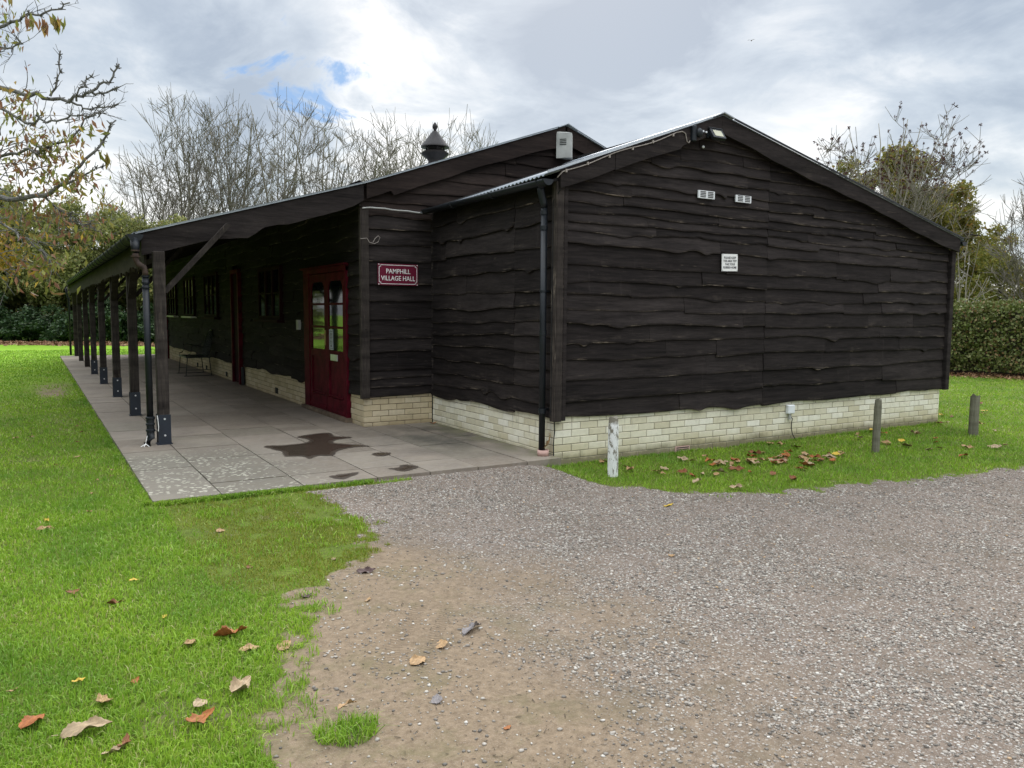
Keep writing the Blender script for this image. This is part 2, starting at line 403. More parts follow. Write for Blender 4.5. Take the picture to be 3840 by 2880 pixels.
# ------------------------------------------------------------------ camera
CX, CY, CZ = -4.5501, -6.7225, 1.4987
YAW, PITCH, ROLL, F = .5419, -.0888, .0070, 2990.6
fwd = Vector((math.sin(YAW)*math.cos(PITCH), math.cos(YAW)*math.cos(PITCH), math.sin(PITCH)))
rt = Vector((math.cos(YAW), -math.sin(YAW), 0)); up = rt.cross(fwd)
r2 = rt*math.cos(ROLL)+up*math.sin(ROLL); u2 = up*math.cos(ROLL)-rt*math.sin(ROLL)
cam = bpy.data.cameras.new('camera'); cam.sensor_width = 36; cam.lens = F/3840*36; cam.clip_end = 2000; cam.clip_start = .05
co = bpy.data.objects.new('camera', cam); COL.objects.link(co)
mw = Matrix((r2, u2, -fwd)).transposed().to_4x4(); mw.translation = (CX, CY, CZ); co.matrix_world = mw
SC.camera = co
CP = np.array([CX, CY])

# ------------------------------------------------------------------ sky + sun
w = bpy.data.worlds.new('World'); SC.world = w; w.use_nodes = True
nt = NT(w.node_tree)
tc = nt.n.new('ShaderNodeTexCoord')
D = tc.outputs['Generated']
SUN_EL, SUN_AZ = R(38), R(35)     # azimuth from +Y towards +X, behind thin cloud
sky = nt.a('ShaderNodeTexSky', dict(sky_type='NISHITA', sun_disc=False, sun_elevation=SUN_EL, sun_rotation=SUN_AZ))
sep = nt.a('ShaderNodeSeparateXYZ', None, Vector=D)
# project the direction on a cloud deck so the clouds flatten towards the horizon
zz = nt.math('ADD', nt.math('MAXIMUM', sep.outputs[2], 0.0), .22)
cp = nt.a('ShaderNodeCombineXYZ', None, X=nt.math('DIVIDE', sep.outputs[0], zz), Y=nt.math('DIVIDE', sep.outputs[1], zz), Z=0.0).outputs[0]
nA = nt.noise(cp, .95, 8, .56, .35); nB = nt.noise(cp, 2.7, 7, .6, .5); nC = nt.noise(D, 2.2, 6, .55, .3)
def blob(d, c0, c1):
    dot = nt.a('ShaderNodeVectorMath', dict(operation='DOT_PRODUCT'), i0=D, i1=d).outputs['Value']
    dd = nt.math('ADD', dot, nt.math('MULTIPLY', nt.math('SUBTRACT', nB, .5), .03))
    return nt.mapr(dd, c0, c1, 0, 1, True)
bright = nt.math('ADD', nt.mapr(nA, .38, .62, 0, .62), nt.mapr(nB, .36, .64, -.04, .40))
for d, c0, c1, amt in [((.30, .89, .33), .982, .999, .22), ((.40, .88, .24), .985, .999, .30), ((.055, .984, .14), .975, .999, .30), ((.717, .66, .22), .985, .999, .22), ((.30, .93, .17), .985, .999, .22), ((.60, .76, .25), .985, .999, -.12),
                       ((.16, .94, .30), .982, .998, -.30), ((.62, .72, .30), .975, .998, -.16), ((.85, .45, .26), .98, .998, -.06)]:
    b = blob(d, c0, c1); bright = nt.math('ADD', bright, nt.math('MULTIPLY', b, amt))
ccol = nt.ramp(bright, [(0, (.215, .25, .295)), (.33, (.325, .36, .395)), (.54, (.43, .45, .465)), (.74, (.56, .56, .555)), (1, (.66, .65, .63))])
zen = nt.mapr(sep.outputs[2], .36, .85, 1.0, 4.0, True)
dotf = nt.a('ShaderNodeVectorMath', dict(operation='DOT_PRODUCT'), i0=D, i1=(-.5, -.84, .2)).outputs['Value']
ccol = nt.mix(1.0, ccol, nt.a('ShaderNodeCombineColor', None, i0=zen, i1=zen, i2=zen).outputs[0], 'MULTIPLY')
bg1 = nt.a('ShaderNodeBackground', None, Color=sky.outputs[0], Strength=.12)
blue = nt.mapr(nC, .3, .75, .55, 1.0)
bg1b = nt.a('ShaderNodeBackground', None, Color=nt.mix(blue, (.055, .14, .34), (.15, .27, .45)), Strength=1.0)
bg2 = nt.a('ShaderNodeBackground', None, Color=ccol, Strength=1.0)
hole = nt.math('MULTIPLY', blob((.272, .925, .262), .9976, .9996), nt.mapr(nt.noise(D, 9, 6, .65, .8), .36, .50))
hole2 = nt.math('MULTIPLY', nt.mapr(nA, .40, .30), nt.mapr(sep.outputs[2], .42, .6, 0, .7))
hole = nt.math('MAXIMUM', hole, hole2)
skyb = nt.a('ShaderNodeAddShader'); nt.l.new(bg1.outputs[0], skyb.inputs[0]); nt.l.new(bg1b.outputs[0], skyb.inputs[1])
mx = nt.a('ShaderNodeMixShader', None, Fac=hole)
nt.l.new(bg2.outputs[0], mx.inputs[1]); nt.l.new(bg1b.outputs[0], mx.inputs[2])
mx2 = nt.a('ShaderNodeMixShader', None, Fac=.12); nt.l.new(mx.outputs[0], mx2.inputs[1]); nt.l.new(bg1.outputs[0], mx2.inputs[2])
o = nt.n.new('ShaderNodeOutputWorld'); nt.l.new(mx2.outputs[0], o.inputs[0])

sl = bpy.data.lights.new('sun', 'SUN'); sl.energy = 1.1; sl.angle = R(22); sl.color = (1, .96, .9)
so = bpy.data.objects.new('sun', sl); COL.objects.link(so)
sd = Vector((math.sin(SUN_AZ)*math.cos(SUN_EL), math.cos(SUN_AZ)*math.cos(SUN_EL), math.sin(SUN_EL)))
so.rotation_euler = (-sd).to_track_quat('-Z', 'Y').to_euler(); so.location = (0, 0, 20)
SC.view_settings.view_transform = 'Standard'; SC.view_settings.look = 'None'; SC.view_settings.exposure = .78; SC.view_settings.gamma = 1

# ------------------------------------------------------------------ ground masks
EL = np.array([(-8, -5.2), (-5.5, -4.5), (-4.09, -3.98), (-3.79, -3.75), (-3.5, -3.64), (-3.26, -3.53), (-3.12, -3.41), (-2.97, -3.39), (-2.6, -3.47), (-2.37, -3.12), (-2.16, -2.89), (-1.66, -2.62), (-1.21, -2.56), (-.6, -2.58), (-.31, -2.60), (-.17, -2.15), (.2, -2.1)])
ER = np.array([(-.30, 3), (-.25, .05), (-.21, -.59), (-.1, -1.08), (.33, -1.7), (1.08, -2.06), (1.97, -2.12), (2.85, -2.25), (4.21, -2.47), (8, -3.3), (20, -6), (200, -40)])
def grassmask(x, y):
    """signed-ish 0..1, 0.5 at the edge"""
    j = (fbm(x, y, 3.0, 2)-.5)*.40+(fbm(x, y, 11.0, 12, 3)-.5)*.46
    dl = np.interp(y, EL[:, 0], EL[:, 1])-x+j
    left = sst(-.17, .17, dl)
    left = np.where(y > -.17, (x < -3.80).astype(float), left)
    right = sst(-.17, .17, y-np.interp(x, ER[:, 0], ER[:, 1])+j)
    right = np.where(x < -.3, 0, right)
    g = np.maximum(left, np.where(x > -.3, right, 0))
    g = np.where(y > 22.6, 1, g)
    g = g*(1-.75*sst(1, .3, ((x+4.25)/.55)**2+((y-11)/3.2)**2)*vn(x, y, 2.2, 71))
    g = g*(1-.42*sst(.63, .76, fbm(x, y, 1.4, 73))*(y < 6)*(x < -2))
    # tufts along the front lip of the patio
    lip = sst(.10, .0, np.abs(y+.24+0*x))*(x > -2.7)*(x < .1)*sst(.42, .6, vn(x, y, 2.2, 5))
    g = np.maximum(g, lip*.8*(x < -1.7))
    return g
def mossy(x, y):
    return sst(-3.95, -3.4, x)*sst(-2.75, -2.2, y)*(x < -2)*(y < -.1)
def sandmask(x, y):
    xl = np.interp(y, [-6, -4.8, -3.3, -2.4, -1.8, -1.0], [-2.5, -2.45, -2.2, -2.3, -2.75, -3.2])
    return sst(-.75, .75, xl-x+(fbm(x, y, 1.7, 8)-.5)*1.3)
def gz(x, y):
    t = np.clip((-np.asarray(x, float)-.8)/2.4, 0, 1)
    z = -.062+.062*t+(fbm(x, y, .9, 4)-.5)*.016
    x = np.asarray(x, float); y = np.asarray(y, float)
    nearp = np.maximum(sst(-1.1, -.30, y)*sst(.15, -.5, x), sst(-4.6, -3.9, x)*(x < -3.7)*sst(-1.2, -.3, y))
    z = z*(1-nearp)+.014*nearp
    z = z+(fbm(x, y, 7, 6)-.5)*.010*(1-.6*grassmask(x, y))
    inside = (x > -3.8)*(x < 6.8)*(y > -.05)*(y < 22.2)
    return z-.03*inside
# ------------------------------------------------------------------ ground sheet
def axis(lo, hi, step, far0, far1, n=26):
    a = np.arange(lo, hi+1e-6, step)
    l = lo-np.geomspace(.06, lo-far0, n)[::1]; r = hi+np.geomspace(.06, far1-hi, n)
    return np.sort(np.unique(np.concatenate([l, a, r])))
gx = axis(-6.2, 6.5, .045, -250, 260); gy = axis(-6.4, .6, .04, -120, 320, 44)
X, Y = np.meshgrid(gx, gy, indexing='ij'); Z = gz(X, Y)
G = grassmask(X, Y); S = sandmask(X, Y)
S = np.maximum(S, 0)
V = np.stack([X, Y, Z], -1).reshape(-1, 3)
ni, nj = X.shape
idx = np.arange(ni*nj).reshape(ni, nj)
FQ = np.stack([idx[:-1, :-1], idx[1:, :-1], idx[1:, 1:], idx[:-1, 1:]], -1).reshape(-1, 4)
gf = G.reshape(-1)[FQ].mean(1)
Gm = G.reshape(-1)
for nm, sel, lab, cat in (('lawn', gf >= .5, 0, 0), ('gravel_drive', gf < .5, 0, 0)):
    Fs = FQ[sel]; u, inv = np.unique(Fs, return_inverse=True)
    ob = npmesh(nm, V[u], inv.reshape(-1, 4), 'ground', None, True, dict(grass=Gm[u], sand=S.reshape(-1)[u]))
    tag(ob, kind='structure')

# ------------------------------------------------------------------ grass
def sector(n, r0, r1, a=.66, pw=1.0):
    r = r0*(r1/r0)**(RNG.random(n)**pw); th = YAW+(RNG.random(n)*2-1)*a
    return CX+r*np.sin(th), CY+r*np.cos(th), r
def blades(name, x, y, r, h, wd, mat, kind3=False):
    n = len(x); z = gz(x, y)
    az = RNG.random(n)*2*PI; lean = RNG.normal(0, .8, n); laz = RNG.random(n)*2*PI
    bx, by = np.cos(az)*wd/2, np.sin(az)*wd/2
    lx, ly = np.cos(laz)*lean*h, np.sin(laz)*lean*h
    if kind3:
        V = np.stack([np.stack([x-bx, y-by, z-.004], -1), np.stack([x+bx, y+by, z-.004], -1), np.stack([x+lx, y+ly, z+h*np.maximum(.3, .95-.3*np.abs(lean))], -1)], 1).reshape(-1, 3)
        Fa = np.arange(n*3).reshape(n, 3)
        return npmesh(name, V, Fa, mat)
    mid = .55
    P = [np.stack([x-bx, y-by, z-.004], -1), np.stack([x+bx, y+by, z-.004], -1),
         np.stack([x+bx*.8+lx*.35, y+by*.8+ly*.35, z+h*mid], -1), np.stack([x-bx*.8+lx*.35, y-by*.8+ly*.35, z+h*mid], -1),
         np.stack([x+lx, y+ly, z+h*np.maximum(.25, 1-.35*np.abs(lean))], -1)]
    V = np.stack(P, 1).reshape(-1, 3)
    b = np.arange(n)[:, None]*5
    Fa = np.concatenate([b+np.array([[0, 1, 2]]), b+np.array([[0, 2, 3]]), b+np.array([[3, 2, 4]])], 0)
    return npmesh(name, V, Fa, mat)
def gsel(x, y, moss):
    g = grassmask(x, y); mo = mossy(x, y)
    patch = fbm(x, y, 1.1, 9)
    if moss: return (g > .35) & (RNG.random(len(x)) < mo*.9) & (vn(x, y, 6, 3) < .75)
    p = np.where(mo > .3, .10+.5*(vn(x, y, 3.5, 13) > .72), 1.0)
    return (RNG.random(len(x)) < g*g*p)
x, y, r = sector(520000, .8, 7.0)
k = gsel(x, y, False); x, y, r = x[k], y[k], r[k]
hh = (.012+.026*RNG.random(len(x)))*(.6+1.1*fbm(x, y, 2.6, 21))
edge = (grassmask(x, y) < .8); hh = hh*np.where(edge, 1.15, 1)
lawn_g = blades('grass', x, y, r, hh, .0022+.0008*r, 'grass')
tag(lawn_g, 'green lawn grass growing round the hall and along the gravel', 'grass', kind='stuff')
x, y, r = sector(420000, 6.0, 34.0, .72, .9)
k = gsel(x, y, False); x, y, r = x[k], y[k], r[k]
gfar = blades('grass', x, y, r, .028+.02*RNG.random(len(x)), .0025+.0011*r, 'grass', True)
tag(gfar, 'distant mown lawn running back to the wood and the hedge', 'grass', kind='stuff')
x, y, r = sector(620000, 2.2, 9.0)
k = gsel(x, y, True); x, y, r = x[k], y[k], r[k]
ms = blades('moss', x, y, r, .008+.020*RNG.random(len(x))**1.5, .0022+.0008*r, 'moss', True)
tag(ms, 'short yellowish mossy turf in front of the paving corner', 'moss', kind='stuff')
n = 9000; x = .1+6.6*RNG.random(n); y = -.015-.07*RNG.random(n)**1.5; k = vn(x, y*0, 3.1, 61) > .35+.35*RNG.random(n); x, y = x[k], y[k]
tag(blades('grass', x, y, x*0, .02+.05*RNG.random(len(x))**1.5*vn(x, y*0, 3.1, 61), np.full(len(x), .006), 'grass'), 'longer uncut grass along the foot of the gable brickwork', 'grass', kind='stuff')
n = 16000; t_ = RNG.random(n); sl_ = RNG.random(n) < .72
x = np.where(sl_, -3.83-.05*RNG.random(n), -3.8+1.75*t_); y = np.where(sl_, -.2+14*t_**1.6, -.20-.05*RNG.random(n))
k = (vn(x*.7, y, 2.3, 63) > .30+.35*RNG.random(n)); x, y = x[k], y[k]
tag(blades('grass', x, y, x*0, .02+.035*RNG.random(len(x)), .004+.0008*np.maximum(0, y+6), 'grass'), 'ragged grass fringe creeping over the edge of the paving', 'grass', kind='stuff')
# lone tuft on the bare earth
def tuft(cx, cy, rad, n, h, label, name='grass_tuft'):
    a = RNG.random(n)*2*PI; q = np.sqrt(RNG.random(n))*rad
    q = q*(.6+.6*vn(a*1.3, a*0, 1, 3)); x = cx+np.cos(a)*q; y = cy+np.sin(a)*q*.75
    ob = blades(name, x, y, q, h*(.3+RNG.random(n)*.9), np.full(n, .0042), 'grass')
    return tag(ob, label, 'grass tuft')
tuft(-3.64, -4.10, .14, 620, .060, 'lone tuft of long grass on the bare earth at the foot of the picture')

# ------------------------------------------------------------------ gravel stones
def stones(name, x, y, s, seed=0):
    n = len(x)
    ph = (1+5**.5)/2
    ico = np.array([(-1, ph, 0), (1, ph, 0), (-1, -ph, 0), (1, -ph, 0), (0, -1, ph), (0, 1, ph), (0, -1, -ph), (0, 1, -ph), (ph, 0, -1), (ph, 0, 1), (-ph, 0, -1), (-ph, 0, 1)])/1.9
    fc = np.array([(0,11,5),(0,5,1),(0,1,7),(0,7,10),(0,10,11),(1,5,9),(5,11,4),(11,10,2),(10,7,6),(7,1,8),(3,9,4),(3,4,2),(3,2,6),(3,6,8),(3,8,9),(4,9,5),(2,4,11),(6,2,10),(8,6,7),(9,8,1)])
    sc = np.stack([s*(.7+.6*RNG.random(n)), s*(.6+.4*RNG.random(n)), s*(.35+.3*RNG.random(n))], -1)
    P = ico[None]*(1+RNG.normal(0, .16, (n, 12, 1)))*sc[:, None, :]*.5
    a = RNG.random(n)*2*PI; ca, sa = np.cos(a)[:, None], np.sin(a)[:, None]
    Xr = P[..., 0]*ca-P[..., 1]*sa; Yr = P[..., 0]*sa+P[..., 1]*ca
    z = gz(x, y)+s*.10
    V = np.stack([Xr+x[:, None], Yr+y[:, None], P[..., 2]+z[:, None]], -1).reshape(-1, 3)
    Fa = (np.arange(n)[:, None, None]*12+fc[None]).reshape(-1, 3)
    return npmesh(name, V, Fa, 'stone')
def stonesel(n, r0, r1):
    x, y, r = sector(n, r0, r1, .68, .62)
    g = grassmask(x, y); s = sandmask(x, y)
    den = (.14+.86*(1-s))*(1-sst(.1, .5, g))
    den *= .25+.75*sst(.36, .66, fbm(x, y, 2.6, 15, 4))
    inside = ((x > -3.82) & (x < .02) & (y > -.19)) | ((x > -.02) & (x < 6.82) & (y > -.02))
    k = (RNG.random(n) < den) & ~inside
    return x[k], y[k], r[k]
x, y, r = stonesel(210000, 1.3, 10.5)
s = .0045+.014*RNG.random(len(x))**2.8+.0010*r
ob = stones('gravel', x, y, s)
tag(ob, 'loose pale flint gravel scattered over the drive', 'gravel', kind='stuff')
x, y, r = sector(5200, 1.6, 7.5)
k = (grassmask(x, y) < .45) & (y < -.3) & (RNG.random(len(x)) < .12+.88*sandmask(x, y)); x, y = x[k], y[k]
n = len(x); a = RNG.random(n)*2*PI; L_ = .0025+.012*RNG.random(n)**4; W_ = .0008+.0010*RNG.random(n); z = gz(x, y)+.002
ca, sa = np.cos(a), np.sin(a)
V = np.stack([np.stack([x-ca*L_-sa*W_, y-sa*L_+ca*W_, z], -1), np.stack([x-ca*L_+sa*W_, y-sa*L_-ca*W_, z], -1), np.stack([x+ca*L_+sa*W_, y+sa*L_-ca*W_, z+.003], -1), np.stack([x+ca*L_-sa*W_, y+sa*L_+ca*W_, z+.003], -1)], 1).reshape(-1, 3)
tag(npmesh('debris', V, np.arange(n*4).reshape(n, 4), 'bark_dark'), 'dark bits of twig and leaf trodden into the bare earth', 'debris', kind='stuff')
# ------------------------------------------------------------------ patio
mb = MB(); mj = MB()
def strips(x0, x1, y0, y1, wx, seed):
    rnd = random.Random(seed)
    xs = [x0]
    while xs[-1] < x1-.35: xs.append(min(x1, xs[-1]+wx*rnd.choice((.85, 1, 1.1))))
    xs[-1] = x1
    for i in range(len(xs)-1):
        yy = y0; first = True
        while yy < y1-.02:
            L = rnd.choice((.3, .45, .6, .6, .75, .9))
            if first: L = rnd.uniform(.3, .9); first = False
            y2 = min(y1, yy+L)
            if y1-y2 < .2: y2 = y1
            dz = rnd.uniform(-.0025, .0025); g = .0055
            mb.box((xs[i]+g, yy+g, -.04), (xs[i+1]-g, y2-g, .043+dz))
            yy = y2
strips(-3.81, -.97, -.17, 22.35, .60, 3)
strips(-.97, -.01, -.17, 2.87, .55, 9)
mj.box((-3.80, -.16, -.08), (-.97, 22.34, .036)); mj.box((-.969, -.16, -.08), (-.012, 2.87, .036))
pj = tag(mj.build('paving_bed', 'joint'), kind='structure')
tag(mb.build('patio', 'slab'), kind='structure')
def flat(name, pts, z, mat, kind='structure', soft=.035):
    """damp patch: fine grid sheet; attribute 'wet' is the distance inside the outline"""
    P = np.array(pts); out = []
    n = len(P)
    for i in range(n):
        p0, p1, p2, p3 = [P[(i+k) % n] for k in (-1, 0, 1, 2)]
        for t in np.linspace(0, 1, 7)[:-1]:
            out.append(.5*((2*p1)+(-p0+p2)*t+(2*p0-5*p1+4*p2-p3)*t*t+(-p0+3*p1-3*p2+p3)*t**3))
    O = np.array(out); lo, hi = O.min(0)-.07, O.max(0)+.07
    xs = np.arange(lo[0], hi[0], .014); ys = np.arange(max(lo[1], -.165), hi[1], .014)
    X, Y = np.meshgrid(xs, ys, indexing='ij'); q = np.stack([X.ravel(), Y.ravel()], -1)
    A = O; B = np.roll(O, -1, 0); d = B-A
    t = np.clip(((q[:, None]-A[None])*d[None]).sum(-1)/(d*d).sum(-1)[None], 0, 1)
    dist = np.sqrt((((A[None]+t[..., None]*d[None])-q[:, None])**2).sum(-1)).min(1)
    c1 = (A[None, :, 1] > q[:, None, 1]) != (B[None, :, 1] > q[:, None, 1])
    xi = A[None, :, 0]+(q[:, None, 1]-A[None, :, 1])/(B[None, :, 1]-A[None, :, 1]+1e-12)*d[None, :, 0]
    ins = ((c1 & (q[:, None, 0] < xi)).sum(1) % 2) == 1
    sd_ = np.where(ins, dist, -dist)+(fbm(q[:, 0], q[:, 1], 9, 51)-.5)*.05
    ix = np.arange(X.size).reshape(X.shape)
    Fq = np.stack([ix[:-1, :-1], ix[1:, :-1], ix[1:, 1:], ix[:-1, 1:]], -1).reshape(-1, 4)
    Fq = Fq[sd_[Fq].max(1) > -.02]; u, inv = np.unique(Fq, return_inverse=True)
    V = np.concatenate([q, np.full((len(q), 1), z)], 1)[u]
    return tag(npmesh(name, V, inv.reshape(-1, 4), mat, attrs=dict(wet=sd_[u])), kind=kind)
flat('puddle', [(-1.97, 2.41), (-1.72, 2.57), (-1.52, 2.54), (-1.55, 2.28), (-1.40, 2.10), (-1.62, 1.98), (-1.72, 1.82), (-1.5, 1.55), (-1.42, 1.40), (-1.66, 1.42), (-1.85, 1.30), (-1.98, 1.08), (-2.12, 1.12), (-2.24, .97), (-2.28, 1.18), (-2.42, 1.25), (-2.38, 1.55), (-2.46, 1.95), (-2.22, 1.93), (-1.98, 1.98), (-1.92, 2.2)], .0475, 'wet')
flat('puddle', [(-1.60, .98), (-1.50, 1.0), (-1.40, .92), (-1.50, .80), (-1.60, .82)], .0475, 'wet')
flat('puddle', [(-1.76, .14), (-1.64, .16), (-1.55, .26), (-1.46, .14), (-1.53, .02), (-1.68, -.05)], .0475, 'wet')
flat('puddle', [(-2.36, .07), (-2.22, .11), (-2.05, .14), (-2.10, .02), (-2.28, -.09)], .0475, 'wet')

# ------------------------------------------------------------------ the hall
HALL = tag(empty('village_hall', (0, 0, 0)), 'long dark weatherboarded hall on a pale brick plinth with a posted verandah', 'building')
HS, HRX, HRZ = -.963, 2.045, 4.140       # verandah-side wall plane, ridge
def zh(x): return (3.078-(-.96-x)*.294 if x < -.96 else HRZ-(HRX-x)*.3534) if x < HRX else HRZ-(x-HRX)*.37
AX, AZ = 2.131, 3.711
def za(x): return AZ-(AX-x)*.366 if x < AX else AZ-(x-AX)*.2315

def cladding(name, mat, ax, plane, out, rows, knots, u0, u1, top=None, step=.035, seed=0, joints=(), cuts=(), amp=1.0, parent=HALL):
    """rows: list of z lists at the knots (bottom edge of each row), bottom to top; ax: axis along the wall (0 x, 1 y)"""
    rnd = random.Random(seed); mb = MB()
    nr = len(rows)
    def base(i, u): return float(np.interp(u, knots, rows[i]))
    for i in range(nr-1):
        js = sorted([u0, u1]+[j for j in joints if u0 < j < u1])
        ends = [js[0]]
        for a, b in zip(js[:-1], js[1:]):
            p = a
            while b-p > 2.2 or (b-p > 1.2 and rnd.random() < .35):
                p += rnd.uniform(.7, min(2.6, b-p-.35)); ends.append(p)
            ends.append(b)
        for a, b in zip(ends[:-1], ends[1:]):
            segs = [(a, b)]
            for c0, c1, cz0, cz1 in cuts:
                if base(i, (c0+c1)/2) < cz1-.03 and base(i+1, (c0+c1)/2) > cz0+.03:
                    ns = []
                    for s0, s1 in segs:
                        if c1 <= s0 or c0 >= s1: ns.append((s0, s1)); continue
                        if c0 > s0: ns.append((s0, c0))
                        if c1 < s1: ns.append((c1, s1))
                    segs = ns
            ph = [rnd.uniform(0, 6.3) for _ in range(3)]; lam = [rnd.uniform(1.4, 3.2), rnd.uniform(.6, 1.2), rnd.uniform(.25, .5)]
            am = [rnd.uniform(.004, .020)*amp, rnd.uniform(.001, .008)*amp, rnd.uniform(.0, .0018)*amp]
            dz = rnd.uniform(-.012, .012) if a > u0+.01 and i > 0 else 0
            sp = [(rnd.uniform(a, b), rnd.uniform(.008, .038)*amp*(1 if rnd.random() < .8 else -.6), rnd.uniform(.03, .15)) for _ in range(int((b-a)*rnd.choice((0, 0, .5, 1.0, 2.0))))]
            off = rnd.uniform(-.004, .004); tilt = rnd.uniform(.030, .042)
            for s0, s1 in segs:
                if s1-s0 < .03: continue
                g = .0018
                us = np.linspace(s0+g, s1-g, max(2, int((s1-s0)/step)+1))
                vs = []; es = []; cnt = 0; fs = []
                for u in us:
                    zb = base(i, u)+dz+sum(A*math.sin(2*PI*u/L+p) for A, L, p in zip(am, lam, ph))
                    spike = 0
                    for sx, sdp, sw in sp:
                        e_ = math.exp(-((u-sx)/sw)**2); zb -= sdp*e_; spike += max(0, sdp)*e_
                    zt = base(i+1, u)+.055
                    if top is not None:
                        tp = top(u); zt = min(zt, tp); zb = min(zb, tp-.002)
                    zt = max(zt, zb+.001)
                    bul = spike*.25
                    H = zt-zb
                    prof = [(.010+off, zt, 0), (.010+(tilt-.010)*.5+off+bul*.3, zt-H*.5, 0), (tilt+off+bul, zb+min(.018, H*.2), .16), (tilt+off+bul-.002, zb+.003, 1), (tilt+off-.006, zb, 1), (.004, zb+.002, 0)]
                    for o_, z_, e_ in prof:
                        q = plane+out*o_
                        vs.append((u, q, z_) if ax == 0 else (q, u, z_)); es.append(e_)
                    cnt += 1
                for c in range(cnt-1):
                    for k in range(5):
                        a0 = c*6+k; f_ = (a0, a0+1, a0+7, a0+6)
                        fs.append(f_ if (out < 0) == (ax == 0) else f_[::-1])
                for c in (0, cnt-1):
                    fs.append(tuple(c*6+k for k in range(6)))
                mb.add(vs, fs, es)
    return mb.build(name, mat, parent)

def brickwork(name, mat, mort, ax, plane, out, u0, u1, z0, z1, seed=0, cuts=(), parent=HALL, L=.225, course=.075, zoff=0.0):
    rnd = random.Random(seed); mb = MB(); k = 0
    z = z0+zoff
    while z < z1-.015:
        zt = min(z+course-.008, z1)
        u = u0-(L/2 if k % 2 else 0)
        while u < u1-.02:
            a = max(u, u0); b = min(u+L-.008, u1)
            segs = [(a, b)]
            for c0, c1 in cuts:
                segs = [t for s0, s1 in segs for t in (((s0, min(s1, c0)), (max(s0, c1), s1)))]
            for s0, s1 in segs:
                if s1-s0 > .02:
                    p = plane+out*(.006+rnd.uniform(-.002, .002)); q = plane-out*.03
                    j = [rnd.uniform(-.0015, .0015) for _ in range(4)]
                    lo, hi = min(p, q), max(p, q)
                    if ax == 0: mb.box((s0+j[0], lo, z+j[1]), (s1+j[2], hi, zt+j[3]))
                    else: mb.box((lo, s0+j[0], z+j[1]), (hi, s1+j[2], zt+j[3]))
            u += L
        z += course; k += 1
    ob = mb.build(name, mat, parent)
    bv = ob.modifiers.new('bevel', 'BEVEL'); bv.width = .003; bv.segments = 1
    mm = MB()
    edges = [u0]+[c for cc in cuts for c in cc]+[u1]
    for s0, s1 in zip(edges[::2], edges[1::2]):
        lo, hi = min(plane, plane-out*.08), max(plane, plane-out*.08)
        if ax == 0: mm.box((s0+.002, lo, z0-.3), (s1-.002, hi, z1+.002))
        else: mm.box((lo, s0+.002, z0-.3), (hi, s1-.002, z1+.002))
    mm.build('mortar_bed', mort, ob)
    return ob

# --- solid cores
mb = MB(); mb.prism([(0.06, -.25), (6.76, -.25), (6.76, za(6.76)-.06), (AX, AZ-.06), (.06, za(.06)-.06)], 1, .06, 2.9)
mb.build('wall', 'plinth_dark', HALL)
mb = MB(); mb.prism([(HS+.06, -.25), (5.05, -.25), (5.05, zh(5.05)-.06), (HRX, HRZ-.06), (HS+.06, zh(HS+.06)-.06)], 1, 2.94, 22.2)
mb.build('wall', 'plinth_dark', HALL)
# --- brick plinths
BZ = -.225
brickwork('brick_plinth', 'brick_white', 'mortar', 0, 0.0, -1, 0.0, 6.78, BZ, .47, 1, zoff=0.0)
brickwork('brick_plinth', 'brick_white', 'mortar', 1, 0.0, -1, .012, 2.87, BZ, .47, 2)
brickwork('brick_plinth', 'brick_cream', 'mortar_cream', 0, 2.88, -1, HS, -.015, BZ+.018, .47, 3)
for q_, (a_, b_) in enumerate(((2.892, 3.36), (5.26, 9.5), (10.32, 19.5), (20.4, 22.2))):
    brickwork('brick_plinth', 'brick_cream', 'mortar_cream', 1, HS, -1, a_, b_, BZ+.018, .47, 4+q_)
mb = MB(); mb.box((6.77, .005, -.3), (6.8, 2.88, .46)); mb.build('brick_plinth', 'brick_white', HALL)
# --- cladding
RL = [.432, .583, .801, 1.008, 1.173, 1.394, 1.545, 1.694, 1.822, 1.99, 2.212, 2.325, 2.433, 2.524, 2.632, 2.731]
RM = [.406, .621, .819, 1.029, 1.212, 1.35, 1.51, 1.647, 1.815, 1.96, 2.18, 2.33, 2.408, 2.508, 2.604, 2.72]
RR = [.438, .618, .852, 1.018, 1.184, 1.338, 1.541, 1.679, 1.808, 1.971, 2.12, 2.27, 2.37, 2.47, 2.57, 2.68]
while RM[-1] < 3.7:
    d = random.uniform(.105, .155); RL.append(RL[-1]+d); RM.append(RM[-1]+d+random.uniform(-.012, .012)); RR.append(RR[-1]+d)
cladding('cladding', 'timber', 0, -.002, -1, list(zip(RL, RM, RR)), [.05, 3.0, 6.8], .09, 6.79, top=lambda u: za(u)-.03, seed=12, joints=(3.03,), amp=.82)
YN = [.43, .57, .74, .91, 1.09, 1.24, 1.40, 1.55, 1.71, 1.97, 2.19, 2.43, 2.65, 2.85]
YF = [.40, .55, .69, .90, 1.07, 1.23, 1.37, 1.53, 1.74, 1.92, 2.17, 2.38, 2.59, 2.80]
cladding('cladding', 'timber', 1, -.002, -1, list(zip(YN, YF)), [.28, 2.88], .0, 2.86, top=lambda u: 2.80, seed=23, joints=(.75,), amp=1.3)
ZE = [.41, .52, .64, .75, .98, 1.15, 1.40, 1.63, 1.84, 2.13, 2.33, 2.53, 2.74, 2.86]
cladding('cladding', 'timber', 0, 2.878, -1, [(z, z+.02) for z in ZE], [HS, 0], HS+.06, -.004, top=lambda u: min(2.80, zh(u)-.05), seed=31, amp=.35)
up_rows = [2.70]
while up_rows[-1] < 4.3: up_rows.append(up_rows[-1]+random.uniform(.13, .19))
